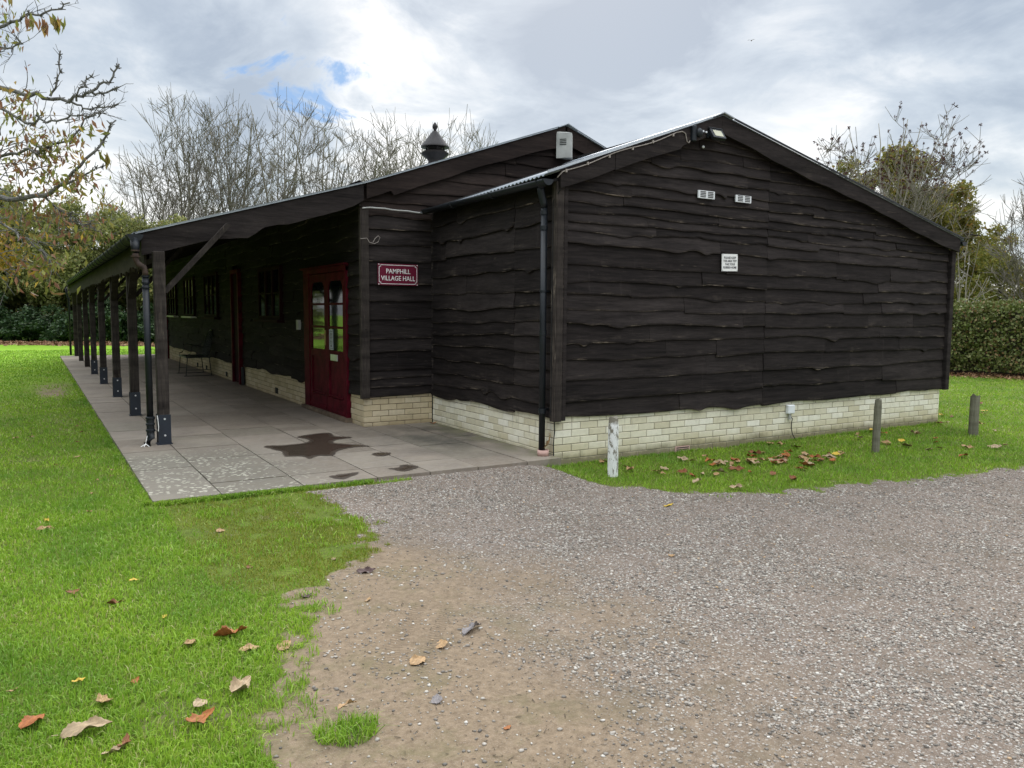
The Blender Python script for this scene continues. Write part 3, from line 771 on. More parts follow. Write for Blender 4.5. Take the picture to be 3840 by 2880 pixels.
cladding('cladding', 'timber_worn', 0, 2.876, -1, [(z, z+.03) for z in up_rows], [-1, 5], HS-.02, 5.0, top=lambda u: zh(u)-.04, seed=36, amp=1.1)
side_rows = [.43]
while side_rows[-1] < 3.3: side_rows.append(side_rows[-1]+random.uniform(.13, .19))
DOORC = ((3.36, 5.26, 0, 2.12), (9.5, 10.32, 0, 2.32), (19.5, 20.4, 0, 2.1))
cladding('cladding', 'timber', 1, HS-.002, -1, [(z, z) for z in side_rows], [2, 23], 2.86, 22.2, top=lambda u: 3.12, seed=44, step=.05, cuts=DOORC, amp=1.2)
# plain far sides
mb = MB(); mb.box((6.78, .02, .45), (6.80, 2.9, 2.5)); mb.build('wall', 'timber', HALL)
mb = MB(); mb.box((5.05, 2.95, -.2), (5.07, 22.19, 3.0)); mb.box((HS, 22.2, -.2), (5.06, 22.22, 2.9)); mb.build('wall', 'timber', HALL)
# --- corner boards
def board(name, a, b, mat='timber_post', wornside=True):
    m_ = MB(); m_.box((a[0]+.012, a[1], a[2]), b)
    m_.box(a, (a[0]+.0115, b[1], b[2])); m_.e = [0.0]*8+[1.0 if wornside else 0.0]*8
    ob = m_.build(name, mat, HALL); bv = ob.modifiers.new('bevel', 'BEVEL'); bv.width = .004; return ob
board('corner_board', (-.055, -.088, .40), (.035, -.002, 2.80)); board('corner_board', (.037, -.075, .405), (.095, -.003, 2.80), 'timber')
board('corner_board', (6.80, -.078, .43), (6.895, .06, 2.44), 'timber', False)
board('corner_board', (HS-.055, 2.80, .405), (HS+.055, 2.872, 2.78)); board('corner_board', (-.03, 2.82, .41), (-.004, 2.86, 2.75), 'timber')
# --- barge boards (waney lower edges)
def barge(name, xs, topf, depth, y0, y1, mat='timber'):
    m_ = MB(); vs = []
    for x in xs:
        t = topf(x); b = t-depth(x)
        vs += [(x, y0, t), (x, y0, b), (x, y1, t), (x, y1, b)]
    fs = []
    for i in range(len(xs)-1):
        a = i*4; fs += [(a, a+1, a+5, a+4), (a+2, a+6, a+7, a+3), (a+1, a+3, a+7, a+5), (a, a+4, a+6, a+2)]
    fs += [(0, 2, 3, 1), (len(vs)-4, len(vs)-3, len(vs)-1, len(vs)-2)]
    es = [0, .12, 0, .12]*len(xs)
    m_.add(vs, fs, es); return m_.build(name, mat, HALL)
kd = [(-3.50, .235), (-3.0, .25), (-2.72, .245), (-2.50, .29), (-2.38, .325), (-2.30, .30), (-2.2, .25), (-2.05, .245), (-1.9, .27), (-1.5, .27), (-1.1, .235), (-.97, .20)]
barge('barge_board', np.arange(-3.50, -.94, .04), lambda x: zh(x)-.005, lambda x: float(np.interp(x, *zip(*kd)))+.006*math.sin(x*9), 2.775, 2.815)
kd2 = [(-.94, .19), (-.62, .17), (-.58, .24), (-.3, .24), (.4, .21), (1.2, .22), (2.057, .27)]
barge('barge_board', np.arange(-.938, 2.056, .04), lambda x: zh(x)-.005, lambda x: float(np.interp(x, *zip(*kd2)))+.008*math.sin(x*7), 2.78, 2.815, 'timber_worn')
barge('barge_board', np.arange(2.06, 5.1, .04), lambda x: zh(x)-.005, lambda x: .24+.008*math.sin(x*7), 2.782, 2.815, 'timber_worn')
barge('barge_board', np.append(np.arange(-.035, .62, .04), .635), lambda x: za(x)-.008, lambda x: .185+.01*math.sin(x*5), -.125, -.091)
barge('barge_board', np.append(np.arange(.64, 2.1, .04), 2.129), lambda x: za(x)-.008, lambda x: .20+.012*math.sin(x*4+1)+(.0 if x < 1.55 else -.03), -.128, -.091)
barge('barge_board', np.arange(2.133, 6.93, .04), lambda x: za(x)-.008, lambda x: .20+.014*math.sin(x*2.3)+.006*math.sin(x*9), -.126, -.091)
# soffit strip between barge and wall
# --- roofs (corrugated along the eaves)
def corrugated(name, x0, x1, zf, y0, y1, lift=.012, pitch=.076, amp=.009, thick=.006, drop=0):
    n = int((y1-y0)/pitch*6)
    ys = np.linspace(y0, y1, n+1); xs = np.array([x0, (x0+x1)/2, x1])
    Vt = []; 
    for s in (0, 1):
        for x in xs:
            zc = zf(x)+lift-s*thick
            Vt.append(np.stack([np.full(n+1, x), ys, zc+amp*np.sin(2*PI*ys/pitch)-drop*(ys-y0)/(y1-y0)], -1))
    V = np.concatenate(Vt); N = n+1; F_ = []
    a = np.arange(n)
    for s in (0, 1):
        for i in range(2):
            b = (s*3+i)*N
            q = np.stack([b+a, b+a+1, b+N+a+1, b+N+a], -1)
            F_.append(q if (s == 0) == (x1 < x0) else q[:, ::-1])
    for i in (0, 2):
        b = i*N; q = np.stack([b+a, b+a+1, b+3*N+a+1, b+3*N+a], -1); F_.append(q)
    for i in range(2):
        for e in (0, n):
            F_.append(np.array([[i*N+e, (i+1)*N+e, (i+4)*N+e, (i+3)*N+e]]))
    return npmesh(name, V, np.concatenate(F_), 'roof', HALL)
corrugated('roof', -.225, AX, za, -.135, 2.775, lift=-.012, drop=.068)
corrugated('roof', AX, 6.97, za, -.135, 2.775, lift=-.012, drop=.068)
corrugated('roof', 5.0, 6.97, lambda x: za(x), 2.78, 8.0)
corrugated('roof', -3.58, -.96, zh, 2.75, 22.45)
corrugated('roof', -.96, HRX, zh, 2.75, 22.45)
corrugated('roof', HRX, 5.5, zh, 2.75, 22.45)
# dark boarding under the sheets + ridge caps + verge flashing
mb = MB()
for xa, xb, zf, y0, y1 in ((-3.46, -.96, zh, 2.818, 22.4), (-.96, HRX, zh, 2.818, 22.4), (HRX, 5.4, zh, 2.818, 22.4), (-.10, AX, lambda x: za(x)-.075, -.088, 2.77), (AX, 6.92, za, -.088, 2.77)):
    mb.add([(xa, y0, zf(xa)-.008), (xb, y0, zf(xb)-.008), (xb, y1, zf(xb)-.008), (xa, y1, zf(xa)-.008), (xa, y0, zf(xa)-.035), (xb, y0, zf(xb)-.035), (xb, y1, zf(xb)-.035), (xa, y1, zf(xa)-.035)],
           [(0,1,2,3),(7,6,5,4),(0,4,5,1),(1,5,6,2),(2,6,7,3),(3,7,4,0)])
mb.build('roof_boarding', 'plinth_dark', HALL)
mb = MB()
for xc, zf, y0, y1 in ((HRX, zh, 2.735, 22.46), (AX, za, -.155, 2.77)):
    for sx in (-1, 1):
        xa = xc; xb = xc+sx*.16
        za_, zb_ = zf(xa)+.026, zf(xb)+.020; dq = .075 if zf is za else 0
        mb.add([(xa, y0, za_), (xb, y0, zb_), (xb, y1, zb_-dq), (xa, y1, za_-dq), (xa, y0, za_-.012), (xb, y0, zb_-.012), (xb, y1, zb_-.012-dq), (xa, y1, za_-.012-dq)],
               [(0,1,2,3),(7,6,5,4),(0,4,5,1),(1,5,6,2),(2,6,7,3),(3,7,4,0)])
mb.build('ridge_cap', 'flash', HALL)
for xa, xb, zf, y, dk_ in ((-3.56, -.96, zh, 2.762, 0), (-.96, HRX-.17, zh, 2.762, 0), (HRX+.17, 5.4, zh, 2.762, 0), (-.2, AX-.17, za, -.142, 0), (AX+.17, 6.95, za, -.142, 1)):
    mb = MB(); mb.bar((xa, y, zf(xa)+.010), (xb, y, zf(xb)+.010), .012, .020); mb.build('verge_trim', 'iron' if dk_ else 'flash', HALL)
# rafters under the verandah roof
for k in range(33):
    yy = 3.2+k*.6; mb = MB()
    mb.bar((-3.42, yy, zh(-3.42)-.10), (HS-.05, yy, zh(HS-.05)-.10), .05, .11); mb.build('rafter', 'timber', HALL)
# --- verandah posts
for k in range(8):
    yy = 2.66+k*2.77
    g = random.uniform(-.006, .006)
    p = MB(); p.box((-3.41+g, yy-.06, .045 if k > 4 else .06), (-3.295+g, yy+.06, 2.13)); p.e = [.55]*4+[0.0]*4
    po = p.build('post', 'timber_post', HALL); bv = po.modifiers.new('bevel', 'BEVEL'); bv.width = .005
    if k < 5:
        s_ = MB(); h = .33
        s_.box((-3.418+g, yy-.068, .045), (-3.287+g, yy-.061, h+.04)); s_.box((-3.418+g, yy+.061, .045), (-3.287+g, yy+.068, h+.04))
        s_.box((-3.43+g, yy-.075, .043), (-3.275+g, yy+.075, .053)); s_.build('post_shoe', 'shoe', po)
        for zz in (.13, .31):
            b_ = MB(); b_.tube([(-3.35+g, yy-.069, zz+.015), (-3.35+g, yy-.078, zz+.015)], .011, 8); b_.build('bolt', 'bolt', po)
    br = MB(); br.bar((-3.30, yy, 1.70), (-2.62, yy, zh(-2.62)-.13), .05, .11, (0, 1, 0)); br.build('brace', 'timber_post', HALL)
    if k: 
        br = MB(); br.bar((-3.355, yy-.05, 1.68), (-3.355, yy-.62, 2.16), .05, .10, (1, 0, 0)); br.build('brace', 'timber_post', HALL)
mb = MB(); mb.box((-3.42, 2.80, 2.06), (-3.29, 22.3, 2.19)); mb.build('eave_beam', 'timber', HALL)
# ragged fascia under the gutter
m_ = MB(); ys = np.arange(2.83, 22.36, .05); vs = []; rn = random.Random(5); es = []
for i, yv in enumerate(ys):
    b = 2.02-.07*float(vn(yv, 0, 1.2, 3))+.035*float(vn(yv, 0, 9, 4))-(.05 if rn.random() < .08 else 0)-.02*rn.random()
    vs += [(-3.475, yv, 2.30), (-3.475, yv, b), (-3.448, yv, 2.30), (-3.448, yv, b)]; es += [0, .5, 0, .5]
fs = []
for i in range(len(ys)-1):
    a = i*4; fs += [(a, a+4, a+5, a+1), (a+2, a+3, a+7, a+6), (a+1, a+5, a+7, a+3), (a, a+2, a+6, a+4)]
fs += [(0, 1, 3, 2)]
m_.add(vs, fs, es); m_.build('fascia', 'timber_fascia', HALL)
# --- gutters
def gutter(name, mat, xc, zc, y0, y1, r, cap=True, brackets=.9):
    m_ = MB(); N = 10; vs = []; fs = []
    for yv in (y0, y1):
        for rr in (r, r-.006):
            for k in range(N+1):
                t = PI+PI*k/N; vs.append((xc+rr*math.cos(t), yv, zc+rr*math.sin(t)))
    W = N+1
    for k in range(N):
        fs += [(k, k+1, 2*W+k+1, 2*W+k), (W+k, 3*W+k, 3*W+k+1, W+k+1), (k, W+k, W+k+1, k+1), (2*W+k, 2*W+k+1, 3*W+k+1, 3*W+k)]
    fs += [(0, 2*W, 3*W, W), (N, W+N, 3*W+N, 2*W+N)]
    m_.add(vs, fs); ob = m_.build(name, mat, HALL, True)
    if cap:
        c_ = MB(); poly = [(xc+(r+.004)*math.cos(PI+PI*k/14), zc+(r+.004)*math.sin(PI+PI*k/14)) for k in range(15)]
        c_.prism([(u, v) for u, v in poly], 1, y0-.012, y0+.01); c_.build('end_cap', 'iron', ob)
    yv = y0+.12
    while yv < y1:
        c_ = MB(); pts = [(xc+(r+.005)*math.cos(PI+PI*k/10), yv, zc+(r+.005)*math.sin(PI+PI*k/10)) for k in range(11)]
        c_.tube(pts, .011, 5); yv += brackets; c_.build('bracket', 'iron', ob)
    return ob
gutter('gutter', 'gutter_moss', -3.565, 2.305, 2.70, 22.5, .074, True, .62)
gutter('gutter', 'iron', -.185, 2.80, -.12, 2.72, .055, True, .95)
gutter('gutter', 'iron', 6.98, 2.56, -.13, 8.0, .055, True, .95)
# --- verandah down pipe
dp = MB(); dp.tube([(-3.49, 2.60, .36), (-3.49, 2.60, 1.86)], .034, 14); DP = dp.build('downpipe', 'iron', HALL, True)
for zz in (1.86, 1.79, 1.74): 
    c_ = MB(); c_.tube([(-3.49, 2.60, zz-.008), (-3.49, 2.60, zz+.008)], .043, 14); c_.build('collar', 'iron', DP)
c_ = MB(); c_.tube([(-3.49, 2.6, 1.86), (-3.49, 2.6, 1.90), (-3.50, 2.6, 1.95), (-3.555, 2.62, 1.99), (-3.575, 2.63, 2.03), (-3.575, 2.63, 2.10)], .031, 12); c_.build('swan_neck', 'rustiron', DP, True)
c_ = MB(); c_.tube([(-3.575, 2.63, 2.06), (-3.575, 2.63, 2.075)], .045, 12); c_.tube([(-3.575, 2.63, 2.12), (-3.575, 2.63, 2.135)], .045, 12); c_.build('collar', 'rustiron', DP)
c_ = MB(); c_.tube([(-3.575, 2.66, 2.10), (-3.565, 2.73, 2.25)], [.036, .05], 12); c_.build('outlet', 'iron', DP, True)
c_ = MB(); prof = [(.040, .36), (.047, .355), (.047, .335), (.040, .33), (.040, .29), (.047, .285), (.047, .27), (.040, .265), (.040, .225), (.048, .22), (.048, .20), (.040, .195), (.040, .16)]
c_.lathe([(r_, z_) for r_, z_ in prof[::-1]], (-3.49, 2.60, 0), 16); c_.build('ribbed_collar', 'iron', DP)
c_ = MB(); c_.tube([(-3.49, 2.60, .19), (-3.492, 2.60, .13), (-3.53, 2.57, .065)], [.04, .042, .040], 14); c_.build('shoe_spout', 'iron', DP, True)
c_ = MB(); c_.tube([(-3.53, 2.55, .16), (-3.545, 2.545, .10), (-3.55, 2.54, .07), (-3.60, 2.52, .05)], .004, 5); c_.tube([(-3.55, 2.54, .075), (-3.57, 2.50, .05)], .004, 5); c_.tube([(-3.55, 2.54, .075), (-3.52, 2.49, .05)], .004, 5)
c_.tube([(-3.425, 2.57, .37), (-3.42, 2.56, .33), (-3.415, 2.55, .25), (-3.42, 2.55, .20)], .004, 5); c_.build('cord', 'signwhite', DP)
dp = MB(); dp.tube([(-3.5, 22.40, .06), (-3.5, 22.40, 1.85), (-3.55, 22.4, 2.0), (-3.56, 22.4, 2.26)], .034, 10); dp.build('downpipe', 'iron', HALL, True)
# --- annex down pipe
dp = MB(); dp.tube([(-.105, .06, .10), (-.105, .06, 2.55)], .033, 14); DP = dp.build('downpipe', 'iron', HALL, True)
c_ = MB(); c_.tube([(-.105, .06, 2.55), (-.11, .06, 2.60), (-.14, .065, 2.70), (-.15, .07, 2.80)], [.037, .037, .037, .042], 12); c_.build('swan_neck', 'iron', DP, True)
for zz in (.50, 1.30, 2.35, 2.5):
    c_ = MB(); c_.tube([(-.105, .06, zz-.02), (-.105, .06, zz+.02)], .0385, 14); c_.build('collar', 'iron', DP)
for zz in (1.72, .52):
    c_ = MB(); c_.box((-.14, .055, zz-.008), (-.01, .075, zz+.008)); c_.tube([(-.105, .06, zz-.009), (-.105, .06, zz+.009)], .0395, 14); c_.build('clip', 'iron', DP)
c_ = MB(); c_.tube([(-.030, -.12, 2.72)]+[(-.058+.004*math.sin(q*3), -.03, 2.6-q*.2) for q in range(11)]+[(-.058, -.035, .48), (-.035, -.06, .40), (-.022, -.05, .30), (-.022, -.03, .16), (-.015, -.03, -.06)], .006, 6)
c_.build('cable', 'blackcable', HALL)
for zz in (2.4, 1.95, 1.5, 1.1, .75, .5):
    c_ = MB(); c_.box((-.066, -.04, zz-.006), (-.056, -.015, zz+.006)); c_.build('cable_clip', 'blackcable', HALL)
# clay collar the pipe drops into
c_ = MB(); c_.lathe([(.048, .045), (.058, .045), (.060, .105), (.052, .105), (.050, .06)], (0, 0, 0), 24)
pc = c_.build('clay_collar', 'terracotta', None, True); pc.location = (-.105, .035, 0)
tag(pc, 'pale pink clay collar round the foot of the downpipe', 'drain collar')
# --- pale cable on the gable barge + hall
c_ = MB(); pts = [(-.06, -.10, 2.83), (-.02, -.135, 2.885)]+[(x_, -.135, za(x_)-.035-.012*math.sin(x_*7)) for x_ in np.arange(.05, 1.5, .07)]+[(1.53, -.135, 3.455), (1.575, -.137, 3.44), (1.60, -.137, 3.36), (1.625, -.136, 3.345), (1.645, -.135, 3.37)]
c_.tube(pts, .0055, 6)
for x_ in (.02, .28, .55, .85, 1.12, 1.4): c_.box((x_-.008, -.146, za(x_)-.056), (x_+.008, -.127, za(x_)-.026))
c_.build('cable', 'cable', HALL)
c_ = MB(); pts = [(HS-.03, 2.788, 2.775)]+[(HS+.02+x_, 2.80, 2.795-.03*x_-.004*math.sin(x_*20)) for x_ in np.arange(.05, .9, .1)]
c_.tube(pts, .009, 6); c_.build('conduit', 'greyplastic', HALL)
# loop of wire on the hall corner board
c_ = MB(); c_.tube([(HS-.06, 2.79, 2.40), (HS+.02, 2.775, 2.41), (HS+.05, 2.77, 2.36), (HS+.11, 2.76, 2.345), (HS+.16, 2.76, 2.37), (HS+.185, 2.76, 2.425), (HS+.16, 2.76, 2.445), (HS+.12, 2.76, 2.41), (HS+.09, 2.76, 2.36)], .0035, 5)
tag(c_.build('wire_loop', 'cable'), 'thin pale wire curled in a loop on the corner board above the name sign', 'wire')
# --- air bricks
for y_ in (7.0, 11.1, 14.6, 13.4):
    c_ = MB(); c_.box((HS-.014, y_, .09), (HS+.02, y_+.16, .19)); c_.build('air_brick', 'slot', HALL)
c_ = MB(); c_.box((1.66, -.012, -.075), (1.88, .02, -.002)); ab = c_.build('air_brick', 'terracotta', HALL)
c_ = MB()
for q in range(3): c_.box((1.675, -.0145, -.066+q*.022), (1.865, -.0125, -.056+q*.022))
c_.build('slots', 'slot', ab)
# --- doors
XD = HS
def doorleaf(y0, y1, hand):
    x0, x1 = XD-.045, XD-.012; z0, z1 = .10, 2.03
    d = MB(); W_ = .085
    d.box((x0, y0, z0), (x1, y0+W_, z1)); d.box((x0, y1-W_, z0), (x1, y1, z1))
    for a, b in ((z0, z0+.21), (.86, .965), (1.27, 1.30), (1.59, 1.62), (1.92, z1)):
        d.box((x0, y0+W_, a), (x1, y1-W_, b))
    # arched corners at the head
    for s_, yc in ((1, y0+W_), (-1, y1-W_)):
        d.prism([(yc, 1.92), (yc, 1.80), (yc+s_*.02, 1.86), (yc+s_*.06, 1.905), (yc+s_*.12, 1.92)], 0, x0, x1)
    d.box((x1-.014, y0+W_, z0+.21), (x1-.001, y1-W_, .86))          # sunk panel
    d.box((x0-.012, y0+.01, .13), (x0-.0005, y1-.01, .165))          # weather bar
    d.box((x0-.005, y0+W_+.015, z0+.225), (x1-.012, y1-W_-.015, z0+.245))
    ob = d.build('door', 'red', HALL)
    p = MB()
    for a, b in ((.965, 1.27), (1.30, 1.59), (1.62, 1.92)): p.box((x1-.02, y0+W_, a), (x1-.014, y1-W_, b))
    p.build('pane', 'glass', ob)
    return ob
d1 = doorleaf(3.44, 4.21, 1); d2 = doorleaf(4.215, 4.99, -1)
c_ = MB(); c_.box((XD-.058, 4.235, 1.03), (XD-.0455, 4.275, 1.24)); c_.tube([(XD-.06, 4.255, 1.18), (XD-.10, 4.255, 1.18), (XD-.10, 4.40, 1.18)], .009, 6); c_.build('handle', 'brass', d2)
c_ = MB(); c_.box((XD-.056, 3.74, .83), (XD-.0455, 4.02, .915)); c_.build('letter_plate', 'bolt', d1)
fr = MB(); fr.box((XD-.055, 3.36, .06), (XD+.02, 3.435, 2.09)); fr.box((XD-.055, 4.995, .06), (XD+.02, 5.255, 2.09)); fr.box((XD-.06, 3.36, 2.04), (XD+.02, 5.255, 2.11)); fr.box((XD-.10, 3.33, 2.112), (XD+.0, 5.29, 2.135))
fr.build('door_frame', 'red', HALL)
mb = MB(); mb.box((XD-.10, 3.30, .045), (XD+.02, 5.30, .098)); mb.build('door_sill', 'soil', HALL)
mb = MB(); mb.box((XD-.03, 9.56, .06), (XD-.012, 10.26, 2.24)); dd = mb.build('door', 'redframe', HALL)
mb = MB(); mb.box((XD-.10, 9.5, .05), (XD+.02, 9.585, 2.32)); mb.box((XD-.075, 10.24, .05), (XD+.02, 10.32, 2.32)); mb.box((XD-.09, 9.587, 2.25), (XD+.02, 10.238, 2.32)); mb.build('door_frame', 'red', HALL)
mb = MB(); mb.box((XD-.03, 19.56, .06), (XD-.012, 20.34, 2.02)); mb.build('door', 'red', HALL)
mb = MB(); mb.box((XD-.13, 19.5, .05), (XD+.02, 19.585, 2.1)); mb.box((XD-.10, 20.32, .05), (XD+.02, 20.40, 2.1)); mb.build('door_frame', 'red', HALL)
mb = MB(); mb.tube([(XD-.05, 9.42, .05), (XD-.05, 9.42, .40)], .035, 10); mb.build('downpipe', 'iron', HALL)
c_ = MB(); c_.box((XD-.07, 5.50, 1.22), (XD-.025, 5.62, 1.37)); kb = c_.build('key_safe', 'greyplastic', HALL)
# --- windows
def window(y0, y1, z0, z1, nl, sillmat):
    x0, x1 = XD-.085, XD-.015; f = MB()
    f.box((x0, y0, z0), (x1, y0+.06, z1)); f.box((x0, y1-.06, z0), (x1, y1, z1)); f.box((x0, y0+.06, z0), (x1, y1-.06, z0+.06)); f.box((x0, y0+.06, z1-.06), (x1, y1-.06, z1))
    wv = (y1-y0-.12)/nl
    for k in range(1, nl): f.box((x0, y0+.06+k*wv-.04, z0+.06), (x1-.004, y0+.06+k*wv+.04, z1-.06))
    f.box((x0+.006, y0+.06, (z0+z1)/2-.012), (x1-.008, y1-.06, (z0+z1)/2+.012))
    W_ = f.build('window', 'redframe', HALL)
    p = MB(); p.box((x0+.022, y0+.05, z0+.05), (x0+.030, y1-.05, z1-.05)); p.build('pane', 'glass', W_)
    s_ = MB(); s_.box((XD-.15, y0-.05, z0-.045), (XD-.015, y1+.05, z0-.003)); s_.build('sill', sillmat, W_)
window(6.48, 7.95, 1.36, 2.25, 3, 'redframe'); window(11.7, 13.2, 1.36, 2.35, 3, 'redframe'); window(14.6, 16.1, 1.36, 2.35, 3, 'signwhite'); window(17.5, 18.95, 1.36, 2.35, 3, 'signwhite')
# --- roof cowl on the ridge
c_ = MB(); cc = (HRX, 7.08, 0)
c_.lathe([(.13, 4.05), (.13, 4.33), (.255, 4.44), (.262, 4.46), (.20, 4.50), (.15, 4.52)], cc, 24); CW = c_.build('roof_cowl', 'cowl', HALL, False)
c_ = MB(); c_.lathe([(.12, 4.50), (.14, 4.56), (.268, 4.565), (.262, 4.585), (.05, 4.86), (.035, 4.87)], cc, 24); c_.build('cap', 'cowl', CW)
for k in range(6):
    c_ = MB(); t = k*PI/3+.3; c_.box((cc[0]+.17*math.cos(t)-.012, cc[1]+.17*math.sin(t)-.012, 4.49), (cc[0]+.17*math.cos(t)+.012, cc[1]+.17*math.sin(t)+.012, 4.575)); c_.build('strut', 'cowl', CW)
c_ = MB(); c_.lathe([(.03, 4.86), (.028, 4.89), (.048, 4.93), (.050, 4.955), (.034, 4.99), (.012, 5.02), (.002, 5.03)], cc, 16); c_.build('finial', 'cowl', CW, True)
# --- vents in the annex gable
for (a, b, za_, zb_) in ((1.86, 2.11, 2.79, 2.875), (2.445, 2.695, 2.79, 2.87)):
    v_ = MB(); v_.box((a, -.062, za_), (b, -.046, zb_)); V_ = v_.build('air_vent', 'whiteplastic', HALL)
    l_ = MB(); w2 = (b-a)
    for q in range(2):
        for k in range(4):
            l_.box((a+.03+q*w2*.46, -.066, za_+.013+k*.018), (a+.03+q*w2*.46+w2*.33, -.0625, za_+.021+k*.018))
    l_.build('louvre', 'slot', V_)
# white paint knots / nail heads
# ------------------------------------------------------------------ things fixed to the hall
def text(body, size, width=None, bold=.012):
    cu = bpy.data.curves.new('t', 'FONT'); cu.body = body; cu.size = size; cu.align_x = 'CENTER'; cu.align_y = 'CENTER'; cu.extrude = .0008; cu.resolution_u = 3; cu.space_line = 1.05
    cu.offset = size*bold
    ob = bpy.data.objects.new('t', cu); COL.objects.link(ob); bpy.context.view_layer.update()
    me = bpy.data.meshes.new_from_object(ob); bpy.data.objects.remove(ob); 
    if width:
        xs = [v.co.x for v in me.vertices]; k = width/(max(xs)-min(xs)); 
        for v in me.vertices: v.co.x *= k
    return me
def put_text(name, me, mat, parent, loc):
    ob = link(name, me, mat, parent); ob.location = loc; ob.rotation_euler = (R(90), 0, 0); return ob
# village hall sign
sg = empty('name_sign', (-.515, 2.818, 1.975)); tag(sg, 'maroon enamel name sign with white border and lettering on the hall end wall', 'sign')
c_ = MB(); c_.box((-.275, -.006, -.135), (.275, .004, .135)); c_.build('panel', 'maroon', sg)
c_ = MB(); hw, hh_ = .258, .118; cr = .022
pts = []
for sx, sy in ((-1, -1), (1, -1), (1, 1), (-1, 1)):
    pts.append((sx, sy))
path = [(-hw+cr, -hh_), (hw-cr, -hh_), (hw-cr, -hh_+cr*.9), (hw, -hh_+cr), (hw, hh_-cr), (hw-cr, hh_-cr*.9), (hw-cr, hh_), (-hw+cr, hh_), (-hw+cr, hh_-cr*.9), (-hw, hh_-cr), (-hw, -hh_+cr), (-hw+cr, -hh_+cr*.9)]
for i in range(len(path)):
    a, b = path[i], path[(i+1) % len(path)]
    c_.bar((a[0], -.0075, a[1]), (b[0], -.0075, b[1]), .002, .0065, (0, 1, 0)) if False else c_.bar((a[0], -.0072, a[1]), (b[0], -.0072, b[1]), .0065, .002, (0, 1, 0))
c_.build('border', 'signwhite', sg)
for sx in (-1, 1):
    for sy in (-1, 1):
        c_ = MB(); c_.tube([(sx*.262, -.0065, sy*.124), (sx*.262, -.011, sy*.124)], .007, 10); c_.build('screw', 'signwhite', sg)
put_text('lettering', text('PAMPHILL', .084, .33, .006), 'signwhite', sg, (0, -.0075, .038))
put_text('lettering', text('VILLAGE HALL', .084, .465, .006), 'signwhite', sg, (0, -.0075, -.05))
# tidy sign
sg = empty('notice_sign', (2.385, -.052, 2.095)); sg.rotation_euler = (0, R(-1.5), 0)
tag(sg, 'small white notice asking visitors to keep the area tidy on the dark gable boards', 'sign')
c_ = MB(); c_.box((-.125, -.005, -.098), (.125, .004, .098)); c_.build('panel', 'signwhite', sg)
for i, t in enumerate(('PLEASE KEEP', 'THIS AREA TIDY', 'TAKE YOUR', 'RUBBISH HOME')):
    put_text('lettering', text(t, .036, (.19, .215, .16, .21)[i]), 'textblack', sg, (0, -.0062, .054-i*.037))
for sx in (-1, 1):
    for sy in (-1, 1):
        c_ = MB(); c_.tube([(sx*.115, -.0052, sy*.088), (sx*.115, -.008, sy*.088)], .004, 8); c_.build('screw', 'slot', sg)
# notice on the door
sg = empty('door_notice', (XD-.037, 4.035, 1.115)); tag(sg, 'pale paper notice taped inside the glass of the maroon double door', 'notice')
c_ = MB(); c_.box((-.0012, -.085, -.14), (.0006, .085, .14)); c_.build('sheet', 'paper', sg)
c_ = MB()
for i, (zz, ww) in enumerate(((.115, .07), (.085, .045), (.07, .045), (.05, .06), (.03, .06), (.01, .05), (-.02, .06), (-.035, .06), (-.06, .05), (-.12, .07))):
    c_.box((-.0030, -ww, zz-.003), (-.0014, ww*.8, zz+.003))
c_.box((-.003, -.02, -.10), (-.0014, .02, -.075)); c_.build('print', 'textblack', sg)
# grey vent box high on the hall gable
vb = empty('vent_box', (1.99, 2.77, 3.84)); tag(vb, 'weathered off-white louvred box mounted under the hall gable peak', 'box')
c_ = MB(); c_.prism([(-.13, .005), (.02, -.17), (.13, -.03), (.13, .005)], 2, -.175, .165)
c_.add([(-.13, .005, .1655), (.02, -.17, .1655), (.13, .005, .1655), (-.12, .0, .20), (.02, -.04, .20), (.12, .0, .20)], [(0, 1, 4, 3), (1, 2, 5, 4), (3, 4, 5), (2, 0, 3, 5)])
b_ = c_.build('housing', 'greyplastic', vb); bv = b_.modifiers.new('bevel', 'BEVEL'); bv.width = .006
c_ = MB()
for k in range(4):
    z_ = .085-k*.024
    c_.bar((-.095, -.040, z_), (-.035, -.110, z_), .006, .009)
c_.build('louvre', 'slot', vb)
# floodlight
fl = empty('floodlight', (2.01, -.17, 3.47)); tag(fl, 'black floodlight on the right of the sensor below the annex gable peak', 'floodlight')
mt = Matrix.Rotation(R(-35), 4, 'X')
c_ = MB(); c_.box((-.095, -.02, -.065), (.095, .02, .065), mt); c_.box((-.105, -.028, .066), (.105, .024, .08), mt); hb = c_.build('housing', 'iron', fl); bv = hb.modifiers.new('bevel', 'BEVEL'); bv.width = .004
c_ = MB(); c_.box((-.062, -.0235, -.042), (.062, -.0205, .042), mt); c_.build('lens', 'lens', fl)
c_ = MB(); c_.bar((-.115, .01, -.03), (-.115, .08, .02), .012, .03); c_.bar((.115, .01, -.03), (.115, .08, .02), .012, .03); c_.box((-.121, .035, -.01), (.121, .045, .02)); c_.build('bracket', 'iron', fl)
